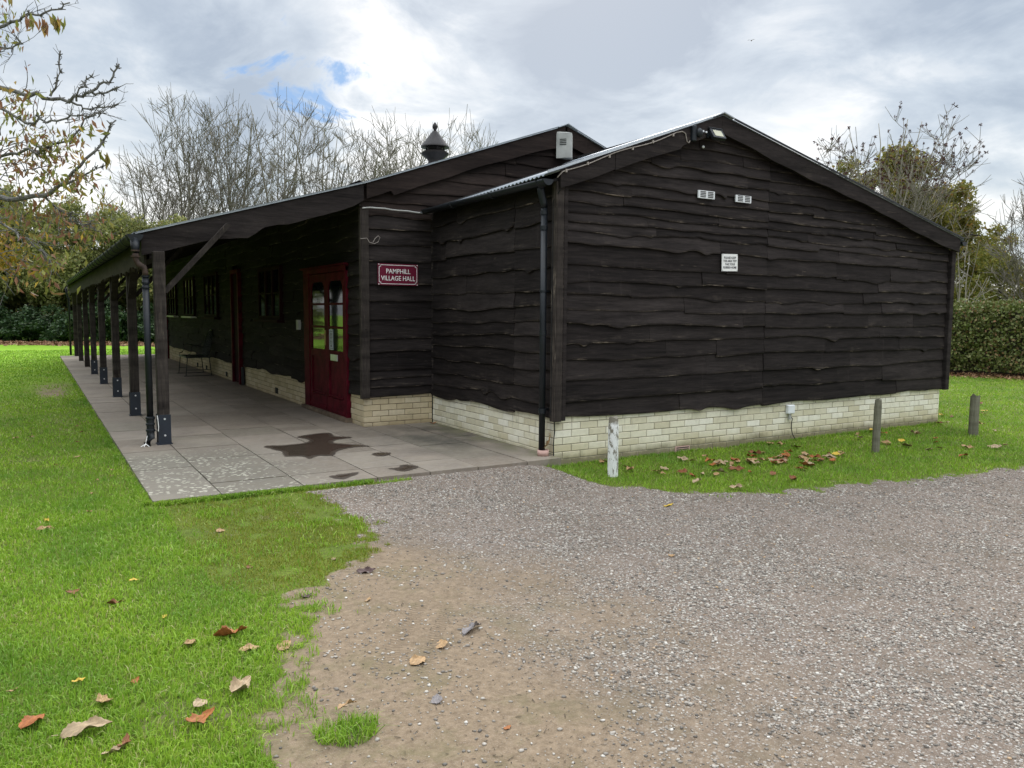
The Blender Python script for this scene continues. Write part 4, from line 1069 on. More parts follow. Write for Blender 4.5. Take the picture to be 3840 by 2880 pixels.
# sensor
sn = empty('motion_sensor', (1.70, -.15, 3.45)); tag(sn, 'rounded black motion sensor on the annex barge board beside the floodlight', 'sensor')
c_ = MB(); c_.box((-.045, -.02, -.085), (.015, .05, .085)); b_ = c_.build('housing', 'iron', sn); bv = b_.modifiers.new('bevel', 'BEVEL'); bv.width = .01
c_ = MB(); c_.lathe([(.01, -.05), (.034, -.035), (.04, 0), (.036, .03), (.012, .05)], (.045, -.02, .01), 16); c_.build('dome', 'iron', sn, True)
for i, (x_, z_) in enumerate(((1.79, 3.50), (1.835, 3.495), (1.88, 3.49))):
    c_ = MB(); c_.tube([(0, 0, 0), (0, -.012, 0)], .011, 10); b_ = c_.build('screw_cap', 'whiteplastic'); b_.location = (x_, -.129, z_)
    tag(b_, ('white screw cap nearest the black motion sensor', 'middle of the three white screw caps by the floodlight', 'white screw cap nearest the floodlight frame')[i], 'screw cap', 'white screw caps on the barge board')
c_ = MB(); c_.lathe([(.004, -.016), (.014, -.008), (.016, 0), (.014, .008), (.004, .016)], (0, 0, 0), 14); b_ = c_.build('eye', 'whiteplastic', None, True); b_.location = (1.905, -.07, 3.345)
tag(b_, 'tiny white ball fixed to the boards directly under the floodlight', 'knob')
# junction box on the brick
jb = empty('junction_box', (3.54, -.03, .325)); tag(jb, 'small white junction box with a black lead on the gable brickwork', 'junction box')
c_ = MB(); c_.box((-.06, -.03, -.055), (.06, .022, .055)); b_ = c_.build('housing', 'whiteplastic', jb); bv = b_.modifiers.new('bevel', 'BEVEL'); bv.width = .008
c_ = MB(); c_.tube([(0, 0, -.057), (0, 0, -.085)], .016, 10); c_.box((-.014, -.014, -.13), (.014, .014, -.086)); c_.build('gland', 'greyplastic', jb)
c_ = MB(); c_.tube([(.01, -.01, -.10), (.03, -.02, -.12), (.012, -.022, -.16), (.0, -.03, -.24), (.012, -.04, -.31), (.04, -.06, -.37)], .0055, 6); c_.build('lead', 'blackcable', jb)

# ------------------------------------------------------------------ bollards
def bollard(name, x, y, h, rad, mat, label, split=False, lean=(0, 0)):
    n = 20; rings = 9; vs = []; fs = []; z0 = -.12
    zs = [z0+(h+.12)*i/(rings-1) for i in range(rings)]
    for i, z in enumerate(zs):
        for k in range(n):
            t = 2*PI*k/n
            rr = rad*(1+.05*math.sin(3*t+i*.3)+.03*math.sin(7*t))*(1.03-.06*z/h)
            zz = z
            if i == rings-1:
                zz = z+.012*math.sin(2*t+1)
                if split: zz += -.085*max(0, math.cos(t-.9))**3 if k % 2 else -.02*math.cos(t*3)
                else: rr *= .86
            vs.append((rr*math.cos(t)+lean[0]*z, rr*math.sin(t)+lean[1]*z, zz))
    for i in range(rings-1):
        for k in range(n):
            k2 = (k+1) % n; fs.append((i*n+k, i*n+k2, (i+1)*n+k2, (i+1)*n+k))
    c = len(vs); vs.append((lean[0]*h, lean[1]*h, h-(.06 if split else -.006)))
    for k in range(n): fs.append(((rings-1)*n+k, (rings-1)*n+(k+1) % n, c))
    m_ = MB(); m_.add(vs, fs); ob = m_.build(name, mat); ob.location = (x, y, -.055)
    tag(ob, label, 'bollard'); return ob
bollard('bollard', .20, -.73, .565, .050, 'peel', 'round bollard with peeling white paint in the grass near the brick corner', lean=(-.01, 0))
bollard('bollard', 3.69, -1.13, .60, .041, 'bollard_grey', 'slim bare brown-grey wooden bollard in front of the white brickwork', lean=(.012, 0))
bollard('bollard', 6.03, -.94, .52, .058, 'bollard_grey', 'grey wooden bollard with a split jagged top on the lawn past the building', True)

# ------------------------------------------------------------------ iron bench under the verandah
bn = empty('garden_bench', (-1.36, 12.62, .045)); tag(bn, 'black wrought iron seat with curled arms against the verandah wall', 'seat')
c_ = MB(); c_.box((-.26, -.50, .415), (.22, .50, .428)); 
for s_ in (-1, 1): c_.bar((-.27, s_*.51, .42), (.23, s_*.51, .42), .018, .03)
c_.bar((-.27, -.51, .42), (-.27, .51, .42), .018, .03); c_.build('seat', 'chair', bn)
for s_ in (-1, 1):
    for xx, xe in ((-.25, -.29), (.21, .25)):
        l_ = MB(); l_.tube([(xx, s_*.49, .41), (xe, s_*.50, .008)], .010, 8); l_.build('leg', 'chair', bn)
    l_ = MB(); l_.bar((-.33, s_*.50, .008), (.30, s_*.50, .008), .014, .014); l_.bar((-.28, s_*.498, .14), (.24, s_*.498, .14), .012, .012); l_.build('runner', 'chair', bn)
    l_ = MB(); l_.tube([(-.26, s_*.50, .43), (-.27, s_*.51, .47), (-.20, s_*.52, .50), (-.16, s_*.52, .56), (-.17, s_*.52, .64), (-.11, s_*.52, .69), (.0, s_*.51, .665), (.12, s_*.50, .64), (.20, s_*.49, .66), (.255, s_*.48, .74)], .010, 8); l_.build('arm', 'chair', bn)
l_ = MB()
for k in range(11):
    yy = -.40+k*.08; l_.tube([(.215, yy*.9, .43), (.25, yy*1.02, .62), (.29, yy*.98, .80), (.33, yy*.80, .93+.06*math.cos(yy*3.4))], .007, 6)
l_.tube([(.30, -.50, .90), (.325, -.42, .87), (.335, -.33, .90), (.35, -.14, 1.0), (.35, 0, 1.03), (.35, .14, 1.0), (.335, .33, .90), (.325, .42, .87), (.30, .50, .90)], .011, 8)
l_.build('backrest', 'chair', bn)

# ------------------------------------------------------------------ fallen leaves
LEAFMESH = {}
def leafmesh(var):
    rnd = random.Random(var*13+1); n, mcols = 20, 6; vs = []; fs = []
    curl = (1.1, -.6, .8, 1.6, .3, -.7)[var % 6]; fold = (.5, .25, .9, .3, .15, .6)[var % 6]; Wd = (.46, .58, .40, .5, .62, .36)[var % 6]
    lob = (0, 0, 0, .32, .12, 0)[var % 6]
    for i in range(n+1):
        t = i/n
        wv = Wd*(math.sin(PI*min(1, t**.75))**.8)*.5*(1+.09*(-1)**i)
        if lob: wv *= 1-lob*(.5+.5*math.cos(t*PI*7))
        ang = curl*(t-.5); 
        cx = math.sin(ang)/curl; cz = (1-math.cos(ang))/curl*(1 if curl > 0 else 1)
        for j in range(mcols+1):
            s = j/mcols*2-1
            z = cz*.8+abs(s)**1.5*wv*fold*(.8+.6*math.sin(t*9+var+s*2))+.025*math.sin(t*17+j*1.7+var)
            vs.append((cx, s*wv, z))
    for i in range(n):
        for j in range(mcols):
            a = i*(mcols+1)+j; fs.append((a, a+1, a+mcols+2, a+mcols+1))
    # stalk
    o = len(vs); vs += [(-.5, -.01, .02), (-.5, .01, .02), (-.62, .006, .05), (-.62, -.006, .05)]; fs.append((o, o+1, o+2, o+3))
    zmin = min(v[2] for v in vs); vs = [(a, b, c-zmin) for a, b, c in vs]
    me = bpy.data.meshes.new('fallen_leaf'); me.from_pydata(vs, [], fs); me.update()
    me.polygons.foreach_set('use_smooth', [True]*len(me.polygons))
    return me
def leaf(x, y, L, var, col, rz, label, group=None, dz=.012, tilt=0, name='fallen_leaf'):
    key = (var, col)
    if key not in LEAFMESH:
        me = leafmesh(var); me.materials.append(M['leaf_'+col]); LEAFMESH[key] = me
    ob = bpy.data.objects.new(name, LEAFMESH[key]); COL.objects.link(ob)
    ob.location = (x, y, float(gz(np.array([x]), np.array([y]))[0])+dz); ob.scale = (L, L, L); ob.rotation_euler = (tilt, random.uniform(-.15, .15), rz)
    tag(ob, label, 'leaf', group); return ob
GL = 'fallen leaves lying singly in the foreground'
NEAR = [(-3.01, -3.56, .13, 4, 'tan', 1.2, 'broad flat golden-tan leaf on the bare earth, upper of the two', .003),
 (-3.18, -3.68, .13, 1, 'tan', .5, 'creased golden-tan leaf on the bare earth, lower of the two', .004),
 (-2.94, -2.42, .15, 0, 'dark', -.3, 'dark ribbed brown leaf where the moss meets the bare earth', .003),
 (-3.90, -3.59, .20, 2, 'pale', .9, 'long pale buff leaf standing out in the near grass', .03),
 (-4.08, -3.77, .17, 3, 'orange', .45, 'folded orange-brown leaf in the grass below the long pale leaf', .03),
 (-4.06, -3.65, .10, 1, 'pale', .8, 'small crinkled pale leaf left of the long buff leaf', .03),
 (-4.37, -3.44, .14, 3, 'tan', 1.9, 'twisted tan leaf curled upright in the near lawn', .03),
 (-3.82, -3.02, .22, 2, 'rust', .3, 'long glossy chestnut-brown curled leaf in the middle of the near lawn', .025),
 (-4.0, -3.04, .12, 0, 'tan', 1.0, 'curled tan leaf just left of the long chestnut-brown one', .03),
 (-4.44, -3.64, .22, 5, 'pale', .05, 'slender whitish leaf with a saw-toothed edge low in the left corner lawn', .028),
 (-4.60, -3.48, .15, 1, 'rust', .9, 'rust-brown ribbed leaf at the left edge of the near lawn', .028),
 (-4.33, -3.80, .12, 3, 'brown', 1.2, 'bent brown leaf at the bottom edge of the lawn', .028),
 (-4.37, -3.84, .10, 0, 'pale', .2, 'pale curled leaf touching the bottom edge of the photo on the lawn', .028),
 (-3.60, -3.98, .12, 5, 'tan', .4, 'lobed yellow-tan leaf resting on the lone grass tuft', .05),
 (-.14, -1.90, .15, 4, 'yellow', .2, 'bright yellow leaf on the gravel near the white bollard', .004),
 (-1.07, -2.95, .09, 1, 'tan', 1.0, 'small tan leaf upright on the open gravel', .004),
 (-2.80, -3.47, .20, 5, 'grey', .5, 'long dark grey rotted leaf beside a pebble on the earth', .003),
 (-4.12, -1.98, .07, 1, 'yellow', .3, 'small bright yellow leaf on the upper left lawn', .025),
 (-4.42, -2.03, .11, 3, 'brown', .6, 'shaggy brown clump-like leaf at the left of the lawn', .025),
 (-3.26, -4.03, .10, 4, 'grey', 1.1, 'small mottled grey leaf pressed into the bare earth', .003),
 (-4.24, -2.30, .11, 2, 'brown', .2, 'narrow reddish-brown leaf half sunk in the left lawn', .02),
 (-4.25, -3.31, .07, 3, 'orange', .9, 'small orange leaf in the grass right of centre of the near lawn', .028),
 (-4.67, -3.16, .06, 3, 'tan', .2, 'tiny pale star-shaped leaf near the left edge of the photo', .028),
 (-3.03, -2.11, .07, 0, 'pale', 1.5, 'small pale curled leaf at the edge of the mossy turf', .004),
 (-3.36, -2.67, .10, 3, 'dark', .3, 'dark crumpled leaf with a pale top where lawn meets earth', .004),
 (-3.10, -2.87, .08, 4, 'tan', .9, 'small pinkish-tan leaf alone on the earth', .003),
 (-3.13, -4.35, .05, 4, 'orange', .4, 'tiny bright orange leaf low on the earth', .003),
 (-3.51, -2.03, .07, 1, 'brown', .8, 'small dark brown leaf in the mossy turf', .008),
 (-3.78, -3.22, .13, 1, 'tan', .1, 'tan-brown leaf tucked under grass right of the long chestnut leaf', .02),
 (-3.64, -3.26, .12, 4, 'tan', .7, 'golden-brown leaf near the grass edge by the earth', .02),
 (-4.52, -.59, .15, 5, 'tan', .1, 'pale leaf far up the left lawn beside the paving', .02),
 (-3.5, -1.15, .10, 1, 'tan', .6, 'buff leaf on the moss just in front of the paving corner', .01),
 (-4.05, -2.62, .06, 1, 'yellow', 1.2, 'yellow leaf speck in the middle of the left lawn', .02)]
for x_, y_, L_, v_, c_, r_, lab, dz in NEAR: leaf(x_, y_, L_*.78, v_, c_, r_, lab, GL, max(.002, dz-.010), random.uniform(-.4, .4))
rnd = random.Random(77)
GS = 'fallen leaves on the grass strip below the gable wall'
for i in range(95):
    q = rnd.random()
    if q < .62: x_ = rnd.gauss(2.3, .75); y_ = rnd.gauss(-1.0, .2)-.06*(x_-2.2)
    else: x_ = rnd.uniform(.3, 5.6); y_ = rnd.uniform(-1.85, -.12)
    if float(grassmask(np.array([x_]), np.array([y_]))[0]) < .5 or y_ > -.07: continue
    cl = rnd.choice(('tan', 'brown', 'tan', 'orange', 'pale', 'pale', 'tan', 'rust', 'pale'))
    nm = dict(tan='tan', brown='dark brown', orange='orange-brown', pale='pale buff', rust='rust-brown')[cl]
    leaf(x_, y_, rnd.uniform(.08, .17), rnd.randrange(6), cl, rnd.uniform(0, 6.3), f'curled {nm} leaf among the scatter on the grass below the gable brickwork', GS, .022, rnd.uniform(-.5, .5))
leaf(3.05, -1.08, .14, 4, 'yellow', .5, 'orange-yellow leaf in the middle of the leaf scatter below the brickwork', GS, .03)
for x_, y_, cl, lab in ((4.6, -.85, 'yellow', 'bright yellow leaf on the grass between the two bare wooden bollards'), (4.35, -.45, 'pale', 'pale pinkish leaf on the grass right of the slim bollard'), (5.0, -.35, 'rust', 'rust-red leaf on the grass in front of the brick end'), (5.1, -.12, 'yellow', 'yellow leaf against the foot of the bricks at the far corner')):
    leaf(x_, y_, .14, rnd.randrange(5), cl, rnd.uniform(0, 6), lab, GS, .025)
GR = 'fallen leaves on the lawn past the building'
for i in range(22):
    x_ = rnd.uniform(5.9, 9.8); y_ = rnd.uniform(-2.2, 1.2); cl = rnd.choice(('tan', 'pale', 'brown', 'yellow'))
    leaf(x_, y_, rnd.uniform(.08, .14), rnd.randrange(6), cl, rnd.uniform(0, 6), f'small {dict(tan="tan",pale="whitish",brown="brown",yellow="yellow")[cl]} leaf on the lawn near the split bollard', GR, .022)
GD = 'small leaves on the left lawn'
for i in range(34):
    x_ = rnd.uniform(-6.0, -3.9); y_ = rnd.uniform(-3.3, 7)
    cl = rnd.choice(('tan', 'brown', 'yellow', 'brown'))
    leaf(x_, y_, rnd.uniform(.04, .08), rnd.randrange(6), cl, rnd.uniform(0, 6), f'small {cl} leaf fleck scattered on the left lawn', GD, .02)
ob = leaf(-.09, 2.68, .12, 3, 'orange', .2, 'orange leaf on the paving in the angle of the two brick walls', None, .10)
ob.location.z = .05
ob = leaf(-.045, -.03, .19, 3, 'tan', .2, 'large brown lobed leaf propped between the downpipe and the brick corner', None, 0)
ob.location = (-.05, .0, .19); ob.rotation_euler = (0, R(-68), R(-30))

# ------------------------------------------------------------------ vegetation helpers
def leafcloud(name, centers, radii, n, size, mat, parent, flat=1.0, hang=0.0, aspect=.55, loc=None):
    """n leaf-sized folded quads spread through blobs"""
    C_ = np.asarray(centers, float); Rr = np.asarray(radii, float)
    wts = Rr**2.2; pick = RNG.choice(len(C_), n, p=wts/wts.sum())
    d = RNG.normal(0, 1, (n, 3)); d /= np.linalg.norm(d, axis=1)[:, None]
    rad = Rr[pick]*(RNG.random(n)**.45)*(.85+.3*RNG.random(n))
    P = C_[pick]+d*rad[:, None]*np.array([1, 1, flat])
    s = size*(.6+.8*RNG.random(n))
    a = RNG.normal(0, 1, (n, 3)); a[:, 2] -= hang; a /= np.linalg.norm(a, axis=1)[:, None]
    b = np.cross(a, RNG.normal(0, 1, (n, 3))); b /= np.linalg.norm(b, axis=1)[:, None]
    A = a*s[:, None]*.5; B = b*(s*aspect)[:, None]*.5
    nrm = np.cross(a, b)*(s*.12)[:, None]
    V = np.stack([P-A, P-A*.1+B+nrm, P+A, P-A*.1-B+nrm], 1).reshape(-1, 3)
    Fq = np.arange(n)[:, None]*4
    Ft = np.concatenate([Fq+np.array([[0, 1, 2]]), Fq+np.array([[0, 2, 3]])], 0)
    return npmesh(name, V, Ft, mat, parent, loc=loc)

def bez(a, c, b, n):
    return [a*((1-t)**2)+c*(2*t*(1-t))+b*(t*t) for t in [i/n for i in range(n+1)]]
def wig(P, rnd, k):
    return [P[0]]+[p+Vector((rnd.gauss(0, k), rnd.gauss(0, k), rnd.gauss(0, k*.6))) for p in P[1:]]
def bare_tree(name, seed, h, rx, stems=3, n1=26, n2=7, n3=5, r0=.075, rmin=.006, zlow=.30, twig='bark_twig', base=.12):
    """domed bare crown: limbs curve up from the stems to points on the crown's shell, each carrying side shoots and twigs"""
    rnd = random.Random(seed); root = empty(name); tr = MB(); br = MB(); tips = []
    zc = h*.58; rz = h*.42
    def shell(u=None):
        a = rnd.uniform(0, 2*PI); zz = rnd.uniform(-.55, 1.0); q = math.sqrt(max(0, 1-zz*zz)); f = rnd.uniform(.82, 1.0)
        return Vector((math.cos(a)*q*rx*f, math.sin(a)*q*rx*f, zc+zz*rz*f))
    ST = []
    for k in range(stems):
        a = 2*PI*k/stems+rnd.uniform(-.5, .5); top = Vector((math.cos(a)*rx*.45, math.sin(a)*rx*.45, h*rnd.uniform(.82, .93)))
        P0 = Vector((math.cos(a)*base, math.sin(a)*base, -.1)); P = wig(bez(P0, Vector((top.x*.25, top.y*.25, h*.5)), top, 10), rnd, .018*h/10)
        P[0] = P0; tr.tube(P, [r0*(1-.97*(i/10)**.7)+rmin for i in range(11)], 7); ST.append(P)
    for i in range(n1):
        P = rnd.choice(ST); T = shell(); t = rnd.uniform(.2, .8)*max(.35, min(1, (T.z-h*.15)/(h*.85))); f = t*10; j = min(9, int(f)); q = P[j].lerp(P[j+1], f-j)
        mid = q.lerp(T, .45)+Vector((0, 0, -.05*h)); mid.x = q.x+(T.x-q.x)*.60; mid.y = q.y+(T.y-q.y)*.60
        L1 = wig(bez(q, mid, T, 8), rnd, .022*h/10); ra = r0*.42*(1-.5*t); br.tube(L1, [max(rmin, ra*(1-.9*(m_/8))) for m_ in range(9)], 5, False); tips.append(L1[-1])
        for m2 in range(n2):
            t2 = rnd.uniform(.18, .95); f = t2*8; j = min(7, int(f)); q2 = L1[j].lerp(L1[j+1], f-j); d = (L1[j+1]-L1[j]).normalized()
            ln = h*rnd.uniform(.09, .20)*(1.15-.6*t2)
            side = Vector((rnd.gauss(0, 1), rnd.gauss(0, 1), rnd.gauss(0, .5))).normalized()
            T2 = q2+(d*.55+side*.85+Vector((0, 0, .18))).normalized()*ln
            L2 = wig(bez(q2, q2.lerp(T2, .5)+side*ln*.12, T2, 4), rnd, .008*h/10); rb = max(rmin, ra*.34*(1-.7*t2)); br.tube(L2, [max(rmin, rb*(1-.2*m_)) for m_ in range(5)], 3, False)
            for m3 in range(n3):
                t3 = rnd.uniform(.2, 1.0); f = t3*4; j = min(3, int(f)); q3 = L2[j].lerp(L2[j+1], f-j); d3 = (L2[j+1]-L2[j]).normalized()
                T3 = q3+(d3*.7+Vector((rnd.gauss(0, .5), rnd.gauss(0, .5), rnd.gauss(.3, .3)))).normalized()*h*rnd.uniform(.03, .085)
                br.tube([q3, q3.lerp(T3, .5)+Vector((rnd.gauss(0, .012), rnd.gauss(0, .012), -.01)), T3], [rmin, rmin*.9, rmin*.7], 3, False); tips.append(T3)
    tr.build('trunk', 'bark_pale', root, True); br.build('branches', twig, root)
    return root, tips
protos = []
for s_ in range(4):
    t, tips = bare_tree('bare_tree', 100+s_, 10, (2.4, 2.8, 2.5, 2.8)[s_], stems=(3, 2, 3, 3)[s_], n1=34, n2=9, n3=5, rmin=.0105, r0=.095)
    protos.append(t)
BT = [((1.6, 44.5), 11.6), ((3.5, 43.66), 14.4), ((5.9, 42.2), 14.1), ((8.2, 40.8), 14.6), ((10.1, 39.7), 13.5), ((12.1, 38.3), 12.5), ((14.3, 37.1), 13.1), ((17.0, 35.5), 13.5), ((-.6, 46.2), 8.5)]
desc = ['short bare tree at the left of the row, by the overhanging chestnut', 'tallest domed bare tree at the left of the row behind the verandah roof', 'bare tree between the tallest one and the blue gap in the cloud', 'domed bare tree standing under the blue gap in the cloud', 'bare tree on the right shoulder of the blue gap', 'low bare tree in the dip of the row', 'bare tree left of the roof cowl', 'last bare tree of the row, behind and right of the roof cowl', 'stunted bare tree at the very left end behind the scrub']
for i, ((x_, y_), h_) in enumerate(BT):
    pr = protos[i % 4]
    o_ = pr if i < 4 else copy_tree(pr)
    o_.location = (x_, y_, -.1); o_.scale = (1.22, 1.22, h_/9.9); o_.rotation_euler = (0, 0, i*1.7)
    tag(o_, desc[i], 'tree', 'bare trees in a row behind the hall')
# ash with seed clusters on the right
t, tips = bare_tree('ash_tree', 301, 9.7, 3.5, stems=5, n1=60, n2=8, n3=5, r0=.07, rmin=.0095)
t.location = (23.1, 12.0, 0); tag(t, 'bare ash tree hung with dark seed clusters beyond the right end of the hall', 'tree')
tp = np.array([tuple(v) for v in tips]); hi = tp[tp[:, 2] > 6.0]; pk = hi[RNG.choice(len(hi), min(420, len(hi)), replace=False)]
leafcloud('seed_clusters', pk, np.full(len(pk), .06), 6500, .07, 'seed', t, hang=1.0, aspect=.4)
t, tips = bare_tree('ash_tree', 305, 7.2, 1.3, stems=3, n1=32, r0=.06, rmin=.009); t.location = (26.4, 8.4, 0); tag(t, 'bare tree at the far right edge of the photo behind the hedge', 'tree')
t, tips = bare_tree('ash_tree', 307, 6.6, 1.4, stems=3, n1=32, r0=.06, rmin=.009); t.location = (27.4, 7.2, 0); tag(t, 'bare tree just beyond the right margin behind the hedge', 'tree')
t, tips = bare_tree('sapling', 311, 3.9, .75, stems=2, n1=9, n2=2, n3=1, r0=.03, rmin=.009, twig='bark_pale'); t.location = (19.1, 6.7, 0); tag(t, 'thin pale bare sapling rising over the hedge beside the hall gutter', 'sapling')

def leafy_tree(name, seed, h, crown, nl, size, mat, bark='bark_dark', stems=1, r0=.2, zlo=.3, flat=.85, hang=.2, blobr=.5, nb=60):
    """crown = list of (x,y,z,r) lobes relative to base; leaf blobs sit on the lobes' shells and on limbs reaching them"""
    rnd = random.Random(seed); root = empty(name)
    tr = MB(); top = Vector((rnd.uniform(-.2, .2), rnd.uniform(-.2, .2), h*.55))
    for s_ in range(stems):
        a = rnd.uniform(0, 6.28); tr.tube([(0.1*math.cos(a), .1*math.sin(a), -.1), (.2*math.cos(a), .2*math.sin(a), h*.25), top], [r0, r0*.8, r0*.5], 8)
    cs = []; rs = []
    tot = sum(c[3]**2 for c in crown)
    for cx_, cy_, cz_, cr_ in crown:
        k = max(3, int(nb*cr_**2/tot))
        for _ in range(k):
            d = Vector((rnd.gauss(0, 1), rnd.gauss(0, 1), rnd.gauss(0, 1))).normalized()*cr_*rnd.uniform(.45, 1.0)
            c = Vector((cx_, cy_, cz_))+Vector((d.x, d.y, d.z*flat)); 
            if c.z < zlo: c.z = zlo+rnd.random()*.3
            cs.append(tuple(c)); rs.append(blobr*rnd.uniform(.6, 1.35))
            if rnd.random() < .5:
                st = Vector((top.x*.8, top.y*.8, top.z*rnd.uniform(.5, 1))); mid = st.lerp(c, .5)+Vector((0, 0, .12*h*rnd.random()))
                tr.tube([st, mid, c], [r0*.32, r0*.18, .012], 5)
    tr.build('trunk', bark, root)
    leafcloud('crown', cs, rs, nl, size, mat, root, flat=.8, hang=hang)
    return root
# oak behind the ash
t = leafy_tree('oak_tree', 401, 8.5, [(0, 0, 6.6, 2.1), (-1.9, 1.0, 5.6, 2.0), (1.7, -.9, 5.6, 1.9), (3.0, -2.0, 4.2, 1.7), (.5, 0, 4.4, 2.0), (-2.2, 1.2, 3.4, 1.5), (3.8, -2.4, 2.6, 1.5), (.8, -.8, 2.6, 1.8)], 70000, .15, 'oakleaf', blobr=.52, nb=230, r0=.26)
t.location = (28.9, 16.2, 0); t.scale = (1.12, 1.12, 1.06); tag(t, 'rounded oak with olive and yellowing leaves behind the bare ash', 'tree')
# undergrowth behind right hedge
for i, (x_, y_, h_, lab) in enumerate([(25.4, 13.2, 3.4, 'dark olive bush behind the hall corner and hedge'), (26.3, 11.4, 3.9, 'yellow-green bush left behind the hedge'), (27.6, 10.3, 4.5, 'tall yellow-green bush behind the middle of the hedge'), (28.8, 8.8, 3.5, 'olive bush behind the right of the hedge'), (29.6, 7.2, 3.4, 'farthest right olive bush behind the hedge')]):
    t = leafy_tree('bush', 420+i, h_, [(0, 0, h_*.5, h_*.42), (.8, -.5, h_*.35, h_*.32), (-.7, .5, h_*.32, h_*.3), (0, 0, h_*.78, h_*.22)], 9000, .12, 'olive', blobr=.42, nb=60, r0=.07, stems=2)
    t.location = (x_, y_, 0); tag(t, lab, 'bush', 'bushes behind the right hedge')
# the clipped hedge
hd = empty('hedge', (0, 0, 0)); tag(hd, 'dense clipped green hedge with reddish leaves along the right of the lawn', 'hedge')
HA, HB = np.array([12.6, 15.4]), np.array([19.6, -3.2]); hl = np.linalg.norm(HB-HA); hdv = (HB-HA)/hl; hn = np.array([hdv[1], -hdv[0]])
if hn[0] > 0: hn = -hn
n = 60000; tt = RNG.random(n)*hl; face = RNG.random(n)
zz = np.where(face < .72, .08+RNG.random(n)*1.68, 1.72+RNG.normal(0, .05, n)); dd = np.where(face < .72, .0+RNG.normal(0, .06, n), RNG.random(n)*-1.1)
bul = (fbm(tt, zz*1.5, .9, 31)-.5)*.42+(fbm(tt, zz*2, 3.2, 32)-.5)*.30
P = HA[None]+hdv[None]*tt[:, None]+hn[None]*(dd+bul)[:, None]
zz = zz+np.where(face >= .72, (fbm(tt, dd, 1.2, 33)-.5)*.36+RNG.exponential(.035, n), 0)
s = .06*(.6+.8*RNG.random(n)); a = RNG.normal(0, 1, (n, 3)); a[:, 2] -= .6; a /= np.linalg.norm(a, axis=1)[:, None]
b = np.cross(a, np.array([hn[0], hn[1], .3])[None]+RNG.normal(0, .5, (n, 3))); b /= np.linalg.norm(b, axis=1)[:, None]
P3 = np.stack([P[:, 0], P[:, 1], zz], -1); A = a*s[:, None]*.6; B = b*s[:, None]*.45; nr = np.cross(a, b)*(s*.12)[:, None]
V = np.stack([P3-A, P3-A*.1+B+nr, P3+A, P3-A*.1-B+nr], 1).reshape(-1, 3); q = np.arange(n)[:, None]*4
npmesh('foliage', V, np.concatenate([q+np.array([[0, 1, 2]]), q+np.array([[0, 2, 3]])]), 'hedge', hd)
cs_ = [tuple(HA+hdv*t_-hn*o_)+(z_,) for t_, o_, z_ in zip(RNG.random(130)*hl, RNG.random(130)*.6, 1.72+RNG.random(130)*.28)]
leafcloud('shoots', cs_, np.full(130, .13), 3800, .065, 'hedge', hd, hang=-.4)
m_ = MB(); c0 = HA+hn*-.12; c1 = HB+hn*-.12; c2 = HB+hn*-1.1; c3 = HA+hn*-1.1
m_.add([(*c0, -.1), (*c1, -.1), (*c2, -.1), (*c3, -.1), (*c0, 1.6), (*c1, 1.6), (*c2, 1.6), (*c3, 1.6)], [(0,3,2,1),(4,5,6,7),(0,1,5,4),(1,2,6,5),(2,3,7,6),(3,0,4,7)])
m_.build('stems', 'bark_dark', hd)
# leaf litter strips
def litter(name, A_, B_, wd, n, size, label, side):
    A_ = np.array(A_); B_ = np.array(B_); L_ = np.linalg.norm(B_-A_); dv = (B_-A_)/L_; nv = np.array([dv[1], -dv[0]])*side
    t = RNG.random(n)*L_; o = np.abs(RNG.normal(0, .45, n))*wd*(.6+.8*fbm(t, t*0, .6, 41))
    P = A_[None]+dv[None]*t[:, None]+nv[None]*o[:, None]
    z = gz(P[:, 0], P[:, 1])+.02+.10*RNG.random(n)*np.exp(-o/wd*2)
    s = size*(.5+.9*RNG.random(n)); a = RNG.normal(0, 1, (n, 3)); a[:, 2] *= .35; a /= np.linalg.norm(a, axis=1)[:, None]
    b = np.cross(a, np.array([0, 0, 1.])[None]+RNG.normal(0, .35, (n, 3))); b /= np.linalg.norm(b, axis=1)[:, None]
    P3 = np.stack([P[:, 0], P[:, 1], z], -1); A2 = a*s[:, None]*.5; B2 = b*s[:, None]*.28; nr = np.cross(a, b)*(s*.15)[:, None]
    V = np.stack([P3-A2, P3-A2*.1+B2+nr, P3+A2, P3-A2*.1-B2+nr], 1).reshape(-1, 3); q = np.arange(n)[:, None]*4
    return tag(npmesh(name, V, np.concatenate([q+np.array([[0, 1, 2]]), q+np.array([[0, 2, 3]])]), 'litter'), label, 'leaf litter', kind='stuff')
litter('leaf_litter', (-12.5, 38.6), (4.5, 28.4), 1.3, 9000, .20, 'thick band of brown fallen leaves along the foot of the wood', 1)
litter('leaf_litter', tuple(HA+hn*-.1), tuple(HB+hn*-.1), .8, 9000, .07, 'thin brown leaf litter along the foot of the right hedge', -1 if hn[0] < 0 and (np.array([hdv[1], -hdv[0]])@hn) < 0 else 1)

